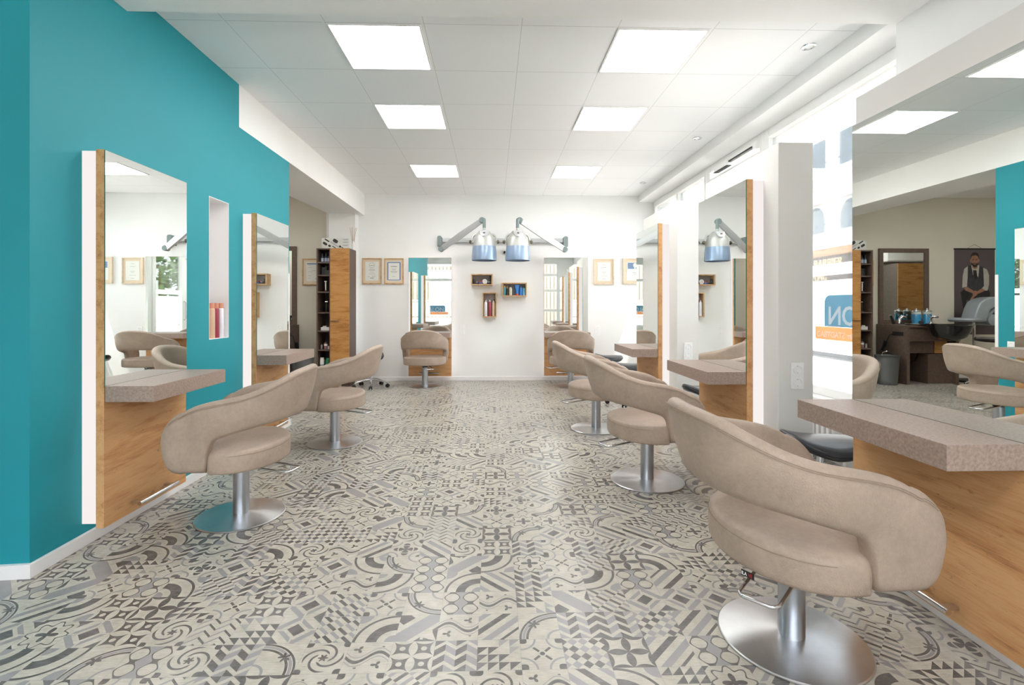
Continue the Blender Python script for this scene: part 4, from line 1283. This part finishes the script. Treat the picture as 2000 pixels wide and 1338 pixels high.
trimmer('black hair trimmer standing on the fourth open cabinet shelf', (xs + .015, yc, SHZ[3] + .001), MAT['black'])
carton('low white card box on the fifth open cabinet shelf', (xs + .01, yc - .01, SHZ[4] + .001), .13, .07, .05, col('white_box', 214, 212, 210), 'box')
carton('small white card box stacked on the low white one in the cabinet', (xs - .01, yc, SHZ[4] + .052), .05, .04, .018, col('white_box2', 205, 204, 202), 'box')
z = SHZ[5] + .001
bottle('slim clear bottle at the left on the sixth open cabinet shelf', (xs - .055, yc - .01, z), .014, .085, col('clear_btl', 170, 168, 166), MAT['black'], 'pump')
bottle('red and white jar with dark cap in the middle of the sixth open cabinet shelf', (xs + .005, yc, z), .028, .13, col('rw_jar', 150, 110, 108), MAT['black'], 'pump', 'jar', None, (MAT['paper'], .4, .6))
carton('small white box at the right on the sixth open cabinet shelf', (xs + .062, yc, z), .045, .05, .045, col('white_box3', 190, 188, 186), 'box')
z = SHZ[6] + .001
bottle('white bottle, left on the lowest open cabinet shelf', (xs - .045, yc - .02, z), .035, .17, col('white_btl', 214, 214, 210), col('white_btl', 214, 214, 210), 'cyl', 'bottle', None, (col('dark_txt', 120, 124, 126), .3, .4))
bottle('white bottle with green top, right on the lowest open cabinet shelf', (xs + .045, yc - .02, z), .036, .165, col('green_btl', 40, 120, 84), col('green_btl', 40, 120, 84), 'cyl', 'bottle', None, (MAT['paper'], .05, .42))
# things on top of the cabinet
t = thing('styler_box', 'white carton with printed black styling brushes on top of the tall cabinet', 'box', (-2.37, 7.60, cz1))
obj('carton', MB().box(-.205, .205, -.07, .07, 0, .163, .002), col('carton_white', 208, 208, 204), t)
m = MB()
def blob(cx, cz, a, b, ang, mm):
    pts = []
    for k in range(18):
        q = 2 * PI * k / 18
        x = a * math.copysign(abs(math.cos(q)) ** .6, math.cos(q)); zz = b * math.copysign(abs(math.sin(q)) ** .6, math.sin(q))
        pts.append((cx + x * math.cos(ang) - zz * math.sin(ang), -.0712, cz + x * math.sin(ang) + zz * math.cos(ang)))
    mm.poly(pts)
A = math.radians(-32)
blob(-.125, .128, .042, .010, A, m); blob(-.155, .078, .036, .019, A, m); blob(.0, .118, .040, .026, A, m); blob(-.088, .045, .02, .016, A, m); blob(.07, .035, .018, .014, A, m); blob(-.02, .026, .035, .006, A, m); blob(.105, .018, .018, .006, A, m)
obj('printed_brushes', m, MAT['black'], t)
m = MB()
blob(-.01, .065, .085, .012, A, m)
obj('printed_styler', m, col('print_grey', 178, 178, 180), t)
m = MB()
for q in (.135, .098, .05): m.box(.112, .188, -.0712, -.0703, q, q + .008)
obj('printed_words', m, MAT['ink'], t)
t = thing('reed_diffuser', 'white vase with wooden reeds at the right end of the cabinet top', 'diffuser', (-2.152, 7.70, cz1))
obj('vase', MB().lathe([(.024, 0), (.029, .004), (.029, .10), (.02, .118), (.013, .125), (.015, .14), (.011, .14), (.010, .05)], seg=20), MAT['trim'], t, True)
for k, (dx, dy) in enumerate(((-.05, .0), (-.03, .03), (0, -.03), (.03, .02), (.055, -.01))):
    obj('reed', MB().cyl((0, 0, .05), (dx, dy, .35), .0025, 6), col('reed', 180, 140, 110), t)

# ------------------------------------------------------------------ barber corner in the alcove
YA = YB - .012
t = thing('framed_mirror', 'tall wall mirror with dark brown frame above the wash counter in the alcove', 'mirror', (-3.535, YA, .905))
w, h, e = .42, 1.245, .07
m = MB().box(-w, -w + e, -.03, 0, 0, h, .002).box(w - e, w, -.03, 0, 0, h, .002).box(-w + e, w - e, -.03, 0, 0, e, .002).box(-w + e, w - e, -.03, 0, h - e, h, .002)
obj('frame', m, MAT['dark_lam'], t)
obj('mirror_glass', MB().box(-w + e, w - e, -.014, -.008, e, h - e), MAT['mirror'], t)

t = thing('wash_counter', 'dark brown wash counter with side panel and open knee space against the beige wall', 'counter', (0, 0, 0))
obj('worktop', MB().box(-3.95, -3.08, 7.36, YA - .002, .875, .905, .002), MAT['dark_lam'], t)
obj('side_panel', MB().box(-3.13, -3.08, 7.36, YA - .002, 0, .874, .002), MAT['dark_lam'], t)
obj('front_apron', MB().box(-3.95, -3.131, 7.39, 7.41, .66, .874), MAT['dark_lam'], t)
obj('side_panel', MB().box(-3.95, -3.90, 7.411, YA - .002, 0, .874, .002), MAT['dark_lam'], t)
obj('drawer_box', MB().box(-3.60, -3.131, 7.46, 7.80, .47, .655, .002), MAT['dark_lam'], t)
obj('oak_drawer', MB().box(-3.80, -3.605, 7.45, 7.80, .47, .655, .002), MAT['oak_v'], t)
obj('lower_cupboard', MB().box(-3.899, -3.50, 7.46, YA - .03, 0, .46, .002), MAT['dark_lam'], t)
obj('black_hose', MB().tube([(-3.135, 7.60, .50), (-3.17, 7.58, .40), (-3.27, 7.56, .33), (-3.38, 7.57, .34), (-3.46, 7.6, .42), (-3.47, 7.62, .47)], .010, 8), MAT['black'], t, True)
obj('power_outlet', MB().box(-3.080, -3.066, 7.42, 7.62, .74, .80, .004), MAT['black'], t)
obj('power_cord', MB().tube([(-3.070, 7.60, .77), (-3.055, 7.66, .74), (-3.05, 7.72, .62), (-3.05, 7.80, .52), (-3.045, 7.86, .47)], .005, 6), MAT['black'], t, True)
t = thing('wash_basin', 'glossy black shampoo basin set at the front of the wash counter', 'basin', (-3.52, 7.36, .906))
prof = []
rs = []
gl = pbr('gloss_black', C(22, 22, 24), .12, vary=.03, coat=.5)
for (rx, ry, z) in ((.05, .05, -.205), (.14, .12, -.20), (.22, .2, -.16), (.27, .25, -.08), (.30, .28, -.0), (.315, .295, .022), (.30, .28, .028), (.28, .26, .01), (.24, .22, -.07), (.18, .17, -.13), (.05, .05, -.15)):
    rs.append([(rx * math.cos(2 * PI * k / 32), ry * .78 * math.sin(2 * PI * k / 32) - .25, z + .012 * math.cos(4 * PI * k / 32)) for k in range(32)])
obj('bowl', MB().rings(rs), gl, t, True)
obj('deck', MB().box(-.24, .24, -.02, .28, .0, .022, .008), gl, t)
tp = MB().tube([(-.03, .10, .02), (-.03, .10, .10), (-.03, .06, .13), (-.03, -.02, .125)], .016, 10).cyl((-.03, .10, .12), (-.03, .17, .17), .008, 8).lathe([(.03, .022), (.028, .05)], (-.03, .10, 0), 16)
obj('mixer_tap', tp, MAT['chrome'], t, True)
obj('hand_shower', MB().tube([(.08, .12, .045), (.15, .06, .06), (.23, .0, .045)], .018, 10, rads=[.012, .014, .026]), MAT['black'], t, True)
for x, y, lab in ((-3.60, 7.78, 'glass jar of blue disinfectant, the one beside the framed mirror post'), (-3.76, 7.76, 'glass jar of blue disinfectant, the one nearer the poster')):
    t = thing('disinfectant_jar', lab, 'jar', (x, y, .906), 0, 'blue disinfectant jars')
    obj('liquid_body', MB().lathe([(.056, 0), (.06, .004), (.06, .16), (.058, .165)], seg=28), pbr('blue_liquid', C(28, 140, 190), .08, vary=.03, coat=.6), t, True)
    obj('glass_top', MB().lathe([(.06, .165), (.06, .20), (.055, .205)], seg=28), col('clear_top', 200, 212, 204, .1), t, True)
    obj('lid', MB().lathe([(.061, .205), (.061, .222), (.03, .232), (.012, .236), (.012, .26)], seg=28), MAT['chrome'], t, True)
t = thing('clipper_stand', 'black and chrome hair clippers lying at the end of the wash counter', 'hair clippers', (-3.20, 7.68, .905))
obj('black_clipper', MB().tube([(.05, 0, .02), (.08, .0, .08), (.11, 0, .15)], .022, 10, rads=[.026, .022, .018]), MAT['black'], t, True)
obj('chrome_clipper', MB().tube([(-.03, 0, .02), (-.04, 0, .09), (-.08, 0, .13), (-.13, 0, .12)], .022, 10, rads=[.024, .022, .024, .018]), MAT['chrome'], t, True)
t = thing('waste_bin', 'grey metal waste bin standing between the cabinet and the wash counter', 'waste bin', (-2.82, 7.42, 0))
bm_ = pbr('grey_bin', C(86, 86, 86), .45, .2, vary=.05)
obj('bin_body', MB().lathe([(.125, 0), (.127, .004), (.136, .06), (.134, .065), (.156, .40), (.155, .405), (.162, .44), (.165, .445), (.160, .448), (.150, .40), (.12, .02)], seg=36), bm_, t, True)
obj('bin_handle', MB().tube([(-.08, .0, .447), (-.07, 0, .49), (0, 0, .51), (.07, 0, .49), (.08, 0, .447)], .004, 6), MAT['chrome'], t, True)
t = thing('hair_dryer', 'black hand hair dryer hanging by the side of the wash counter above the bin', 'hair dryer', (-3.015, 7.76, .50))
obj('dryer_barrel', MB().tube([(0, 0, 0), (.0, -.05, .08), (0, -.07, .14)], .03, 12, rads=[.022, .030, .026]), MAT['black'], t, True)
# poster of a man in a waistcoat
t = thing('wall_poster', 'hanging poster of a seated bearded man in white shirt and dark waistcoat', 'poster', (-4.75, YA, 2.15))
PX0 = .345
def P(cx, cy): return (PX0 - (cx - 95) * .00095, -(cy - 140) * .00095)
obj('poster_sheet', MB().box(-.345, .345, -.006, -.002, -1.42, 0), pbr('poster_mauve', C(82, 73, 77), .6, vary=.08, vscale=2), t)
obj('hanging_rail', MB().box(-.355, .355, -.012, -.001, -.012, .01, .002), MAT['black'], t)
obj('hanging_cord', MB().tube([(.12, -.006, .01), (0, -.004, .075), (-.12, -.006, .01)], .002, 5), MAT['black'], t)
pcols = [pbr('print_dark', C(36, 35, 38), .7, vary=.15, vscale=14), pbr('print_vest', C(52, 52, 56), .7, vary=.2, vscale=18), pbr('print_shirt', C(176, 170, 162), .7, vary=.06, vscale=12), pbr('print_skin', C(150, 108, 88), .7, vary=.1, vscale=16), pbr('print_hair', C(40, 32, 30), .7, vary=.1)]
pm = MB()
def pl(layer, mi, pts):
    pm.poly([(P(a, b)[0], -.0062 - layer * .00025, P(a, b)[1]) for a, b in pts], mi)
def ell(cx, cy, rx, ry, n=20, a0=0, a1=360):
    return [(cx + rx * math.cos(math.radians(a0 + (a1 - a0) * k / n)), cy + ry * math.sin(math.radians(a0 + (a1 - a0) * k / n))) for k in range(n if a1 - a0 == 360 else n + 1)]
pl(0, 0, [(300, 990), (560, 1000), (600, 1040), (480, 1060), (440, 1060), (300, 1030)])
pl(1, 0, [(205, 900), (260, 850), (340, 840), (335, 1000), (310, 1040), (312, 1290), (262, 1300), (240, 1110)])
pl(1, 0, [(330, 830), (700, 840), (740, 920), (728, 975), (560, 1020), (470, 1060), (320, 1020)])
pl(2, 1, [(335, 440), (400, 425), (470, 560), (530, 425), (625, 470), (640, 640), (620, 830), (560, 875), (350, 850), (322, 640)])
pl(3, 2, [(335, 440), (270, 490), (242, 620), (234, 818), (318, 800), (332, 640)])
pl(3, 2, [(610, 470), (680, 500), (716, 600), (715, 760), (690, 868), (640, 870), (590, 825), (625, 790), (618, 600)])
pl(4, 2, [(395, 430), (420, 420), (520, 420), (542, 430), (522, 640), (470, 560), (430, 600)])
pl(5, 0, [(428, 512), (490, 512), (505, 640), (470, 690), (436, 620)])
pl(4, 3, [(262, 822), (318, 802), (440, 872), (410, 912), (290, 868)])
pl(4, 3, [(590, 828), (650, 868), (520, 925), (495, 885)])
pl(5, 3, [(410, 880), (470, 868), (522, 885), (505, 940), (460, 970), (392, 1050), (374, 1028), (425, 950)])
pl(5, 3, [(420, 400), (505, 400), (510, 470), (465, 500), (415, 470)])
pl(6, 3, ell(458, 340, 66, 112))
pl(6, 3, ell(386, 352, 14, 30)); pl(6, 3, ell(532, 345, 12, 28))
pl(7, 4, [(384, 320), (386, 250), (420, 208), (470, 200), (515, 216), (534, 260), (532, 320), (520, 275), (480, 252), (410, 262), (394, 285)])
pl(7, 4, [(394, 372), (418, 400), (436, 388), (482, 388), (500, 400), (524, 366), (518, 420), (490, 456), (455, 466), (420, 446), (400, 410)])
pl(8, 3, ell(458, 404, 24, 9)); pl(8, 4, [(412, 322), (446, 318), (446, 327), (412, 331)]); pl(8, 4, [(472, 318), (506, 322), (506, 331), (472, 327)])
pl(8, 4, ell(430, 338, 9, 5)); pl(8, 4, ell(489, 338, 9, 5)); pl(8, 4, [(448, 378), (470, 378), (459, 384)])
obj('portrait_print', pm, pcols, t)
obj('poster_text', MB().add_mesh(text_mesh('RED', .075, .0003, 'LEFT'), Matrix(((1, 0, 0, .06), (0, 0, -1, -.0066), (0, 1, 0, -1.31), (0, 0, 0, 1)))).add_mesh(text_mesh('BRE', .075, .0003, 'LEFT'), Matrix(((1, 0, 0, .06), (0, 0, -1, -.0066), (0, 1, 0, -1.385), (0, 0, 0, 1)))), MAT['paper'], t)
# hair processor on a stand
t = thing('hair_processor', 'large silver grey hair processor with ring arms on a rolling stand before the poster', 'hair processor', (-4.375, 7.60, 0))
pg = pbr('processor_grey', C(150, 158, 164), .35, .2, vary=.05)
obj('base_plate', MB().lathe([(.24, 0), (.25, .01), (.24, .03), (.05, .05)], seg=30), MAT['black'], t, True)
obj('pole', MB().cyl((0, 0, .05), (0, 0, .96), .02, 16), MAT['chrome'], t, True)
o2 = [(.11, 1.0), (.09, 1.06), (.06, 1.16), (.01, 1.26), (-.07, 1.315), (-.2, 1.345), (-.38, 1.35), (-.41, 1.25), (-.27, 1.21), (-.15, 1.14), (-.12, 1.06), (-.11, .955), (.05, .955)]
m = MB().prism(o2, -.12, .12); m.xf(Matrix(((1, 0, 0, 0), (0, 0, 1, 0), (0, 1, 0, 0), (0, 0, 0, 1)))); m.bevel(.022)
obj('housing', m, pg, t, True)
obj('hub', MB().lathe([(.05, -.155), (.085, -.145), (.088, .14), (.05, .15)], (-.17, 0, .985), 28, axis='Y'), pg, t, True)
rs = []
for k in range(29):
    a = 2 * PI * k / 28
    c = Vector((.15 + .17 * math.cos(a), .15 * math.sin(a), .985)); n = Vector((math.cos(a), math.sin(a), 0))
    rs.append([c + n * (.045 * math.cos(q)) + Vector((0, 0, .032 * math.sin(q))) for q in [2 * PI * w / 12 for w in range(12)]])
obj('ring_arm', MB().rings(rs, cap=False), pg, t, True)
rs = []
for k in range(21):
    a = PI * .05 + 1.1 * PI * k / 20
    c = Vector((-.30 + .14 * math.cos(a), -.02, 1.03 + .12 * math.sin(a))); n = Vector((math.cos(a), 0, math.sin(a)))
    rs.append([c + n * (.018 * math.cos(q)) + Vector((0, .10 * math.sin(q), 0)) for q in [2 * PI * w / 12 for w in range(12)]])
obj('ring_arm', MB().rings(rs), pg, t, True)
obj('control_window', MB().box(.03, .10, -.135, -.118, .975, 1.01, .002), MAT['black'], t)
# barber chair
dk = pbr('dark_brown_leather', C(46, 38, 36), .4, bump=.2, bscale=150, vary=.08)
t = thing('barber_chair', 'dark brown leather barber chair with chrome footrest in the alcove', 'barber chair', (-3.75, 6.30, 0), face(1, .25))
obj('seat', MB().box(-.26, .26, -.25, .27, .44, .56, .04), dk, t, True)
b = MB().box(-.25, .25, -.06, .06, 0, .52, .04); b.xf(Matrix.Translation((0, -.27, .54)) @ Matrix.Rotation(math.radians(14), 4, 'X'))
obj('backrest', b, dk, t, True)
for s in (-1, 1):
    a = obj('armrest', MB().tube([(s * .31, -.25, .70), (s * .31, 0, .72), (s * .31, .26, .74), (s * .31, .36, .745)], .035, 12, rads=[.03, .036, .036, .025]), dk, t, True)
    obj('armrest_bracket', MB().tube([(s * .31, -.2, .69), (s * .31, -.15, .5), (s * .24, -.1, .5)], .014, 8), MAT['chrome'], a, True)
obj('base_plate', MB().lathe([(.28, 0), (.29, .008), (.27, .025), (.08, .05)], seg=36), MAT['chrome'], t, True)
obj('column', MB().lathe([(.06, .045), (.06, .3), (.10, .42), (.16, .44)], seg=24), MAT['black'], t, True)
fr = MB().tube([(-.12, .25, .43), (-.14, .45, .22), (-.14, .58, .14)], .014, 8).tube([(.12, .25, .43), (.14, .45, .22), (.14, .58, .14)], .014, 8)
obj('footrest_frame', fr, MAT['chrome'], t, True)
obj('footrest', MB().box(-.20, .20, .52, .70, .115, .14, .01), MAT['chrome'], t)
# cabinet and air unit on the near side of the alcove (seen in the framed mirror)
t = thing('wardrobe_cabinet', 'tall oak-fronted cupboard with grey sides on the near wall of the alcove', 'cabinet', (0, 0, 0))
obj('carcass', MB().box(-6.24, -5.53, Y_END + .001, 5.45, 0, 2.13, .002), pbr('grey_brown_side', C(112, 102, 94), .55, vary=.1, vscale=20), t)
dr = obj('door', MB().box(-6.238, -5.532, 5.451, 5.47, .06, 2.125, .001), MAT['oak_v'], t)
obj('door_handle', MB().box(-5.80, -5.66, 5.47, 5.485, .97, .985), MAT['dark_lam'], dr)
t = thing('air_conditioner', 'white air conditioning unit above the tall cupboard in the alcove', 'air conditioner', (-5.88, Y_END, 2.18))
obj('casing', MB().box(-.42, .42, .001, .22, 0, .27, .02), MAT['trim'], t)
obj('louvre', MB().box(-.38, .38, .215, .225, .03, .07, .002), MAT['socket'], t)

# ------------------------------------------------------------------ radiator under the window
t = thing('radiator', 'white finned radiator under the side window behind the near stool', 'radiator', (XW - .04, 3.50, 0))
m = MB()
for k in range(17):
    y = .03 + k * .058
    m.box(-.135, -.055, y, y + .030, .08, .44, .010)
obj('fins', m, MAT['trim'], t)
obj('header_pipe', MB().cyl((-.095, .0, .41), (-.095, 1.0, .41), .016, 10).cyl((-.095, .0, .11), (-.095, 1.0, .11), .016, 10), MAT['trim'], t, True)
m = MB()
for y in (.2, .8): m.box(-.06, -.0, y - .012, y + .012, .36, .38)
obj('bracket', m, MAT['trim'], t)
obj('valve', MB().cyl((-.095, -.02, .41), (-.095, -.075, .41), .016, 12).cyl((-.095, -.005, .11), (-.095, -.03, .11), .01, 8).cyl((-.095, -.03, .11), (-.095, -.03, .0), .008, 8), MAT['trim'], t, True)

# ------------------------------------------------------------------ light
sun = D.lights.new('sun', 'SUN'); sun.energy = 26.0; sun.angle = math.radians(.6); sun.color = (1, .97, .92)
so = D.objects.new('sun', sun); COL.objects.link(so)
so.rotation_euler = Vector((-1, .8, -2.67)).to_track_quat('-Z', 'Y').to_euler()
so.location = (12, -6, 14)
wd = D.worlds.new('sky'); SC.world = wd; wd.use_nodes = True
bg = wd.node_tree.nodes.get('Background')
if bg is None:
    wd.node_tree.nodes.clear()
    bg = wd.node_tree.nodes.new('ShaderNodeBackground'); ow = wd.node_tree.nodes.new('ShaderNodeOutputWorld')
    wd.node_tree.links.new(bg.outputs[0], ow.inputs[0])
bg.inputs[0].default_value = (.82, .91, 1.0, 1); bg.inputs[1].default_value = 5.4

# ------------------------------------------------------------------ camera
cam = D.cameras.new('camera'); cam.sensor_width = 36; cam.sensor_fit = 'HORIZONTAL'
cam.lens = 965 / 2000 * 36
cam.shift_x = (1000 - 990) / 2000
cam.shift_y = -(669 - 598) / 2000
cam.clip_start = .05; cam.clip_end = 200
co = D.objects.new('camera', cam); COL.objects.link(co)
co.location = (0, 0, 1.2)
co.rotation_euler = (PI / 2, 0, -math.atan(.0291))
SC.camera = co

vs = SC.view_settings
SC.display_settings.display_device = 'sRGB'
vs.view_transform = 'Standard'; vs.look = 'None'; vs.gamma = 1; vs.use_curve_mapping = False
vs.exposure = 0.92
cy = SC.cycles
cy.use_denoising = True
cy.max_bounces = 12; cy.diffuse_bounces = 6; cy.glossy_bounces = 8; cy.transmission_bounces = 6; cy.transparent_max_bounces = 24
cy.caustics_reflective = False; cy.caustics_refractive = False
cy.sample_clamp_indirect = 6.0
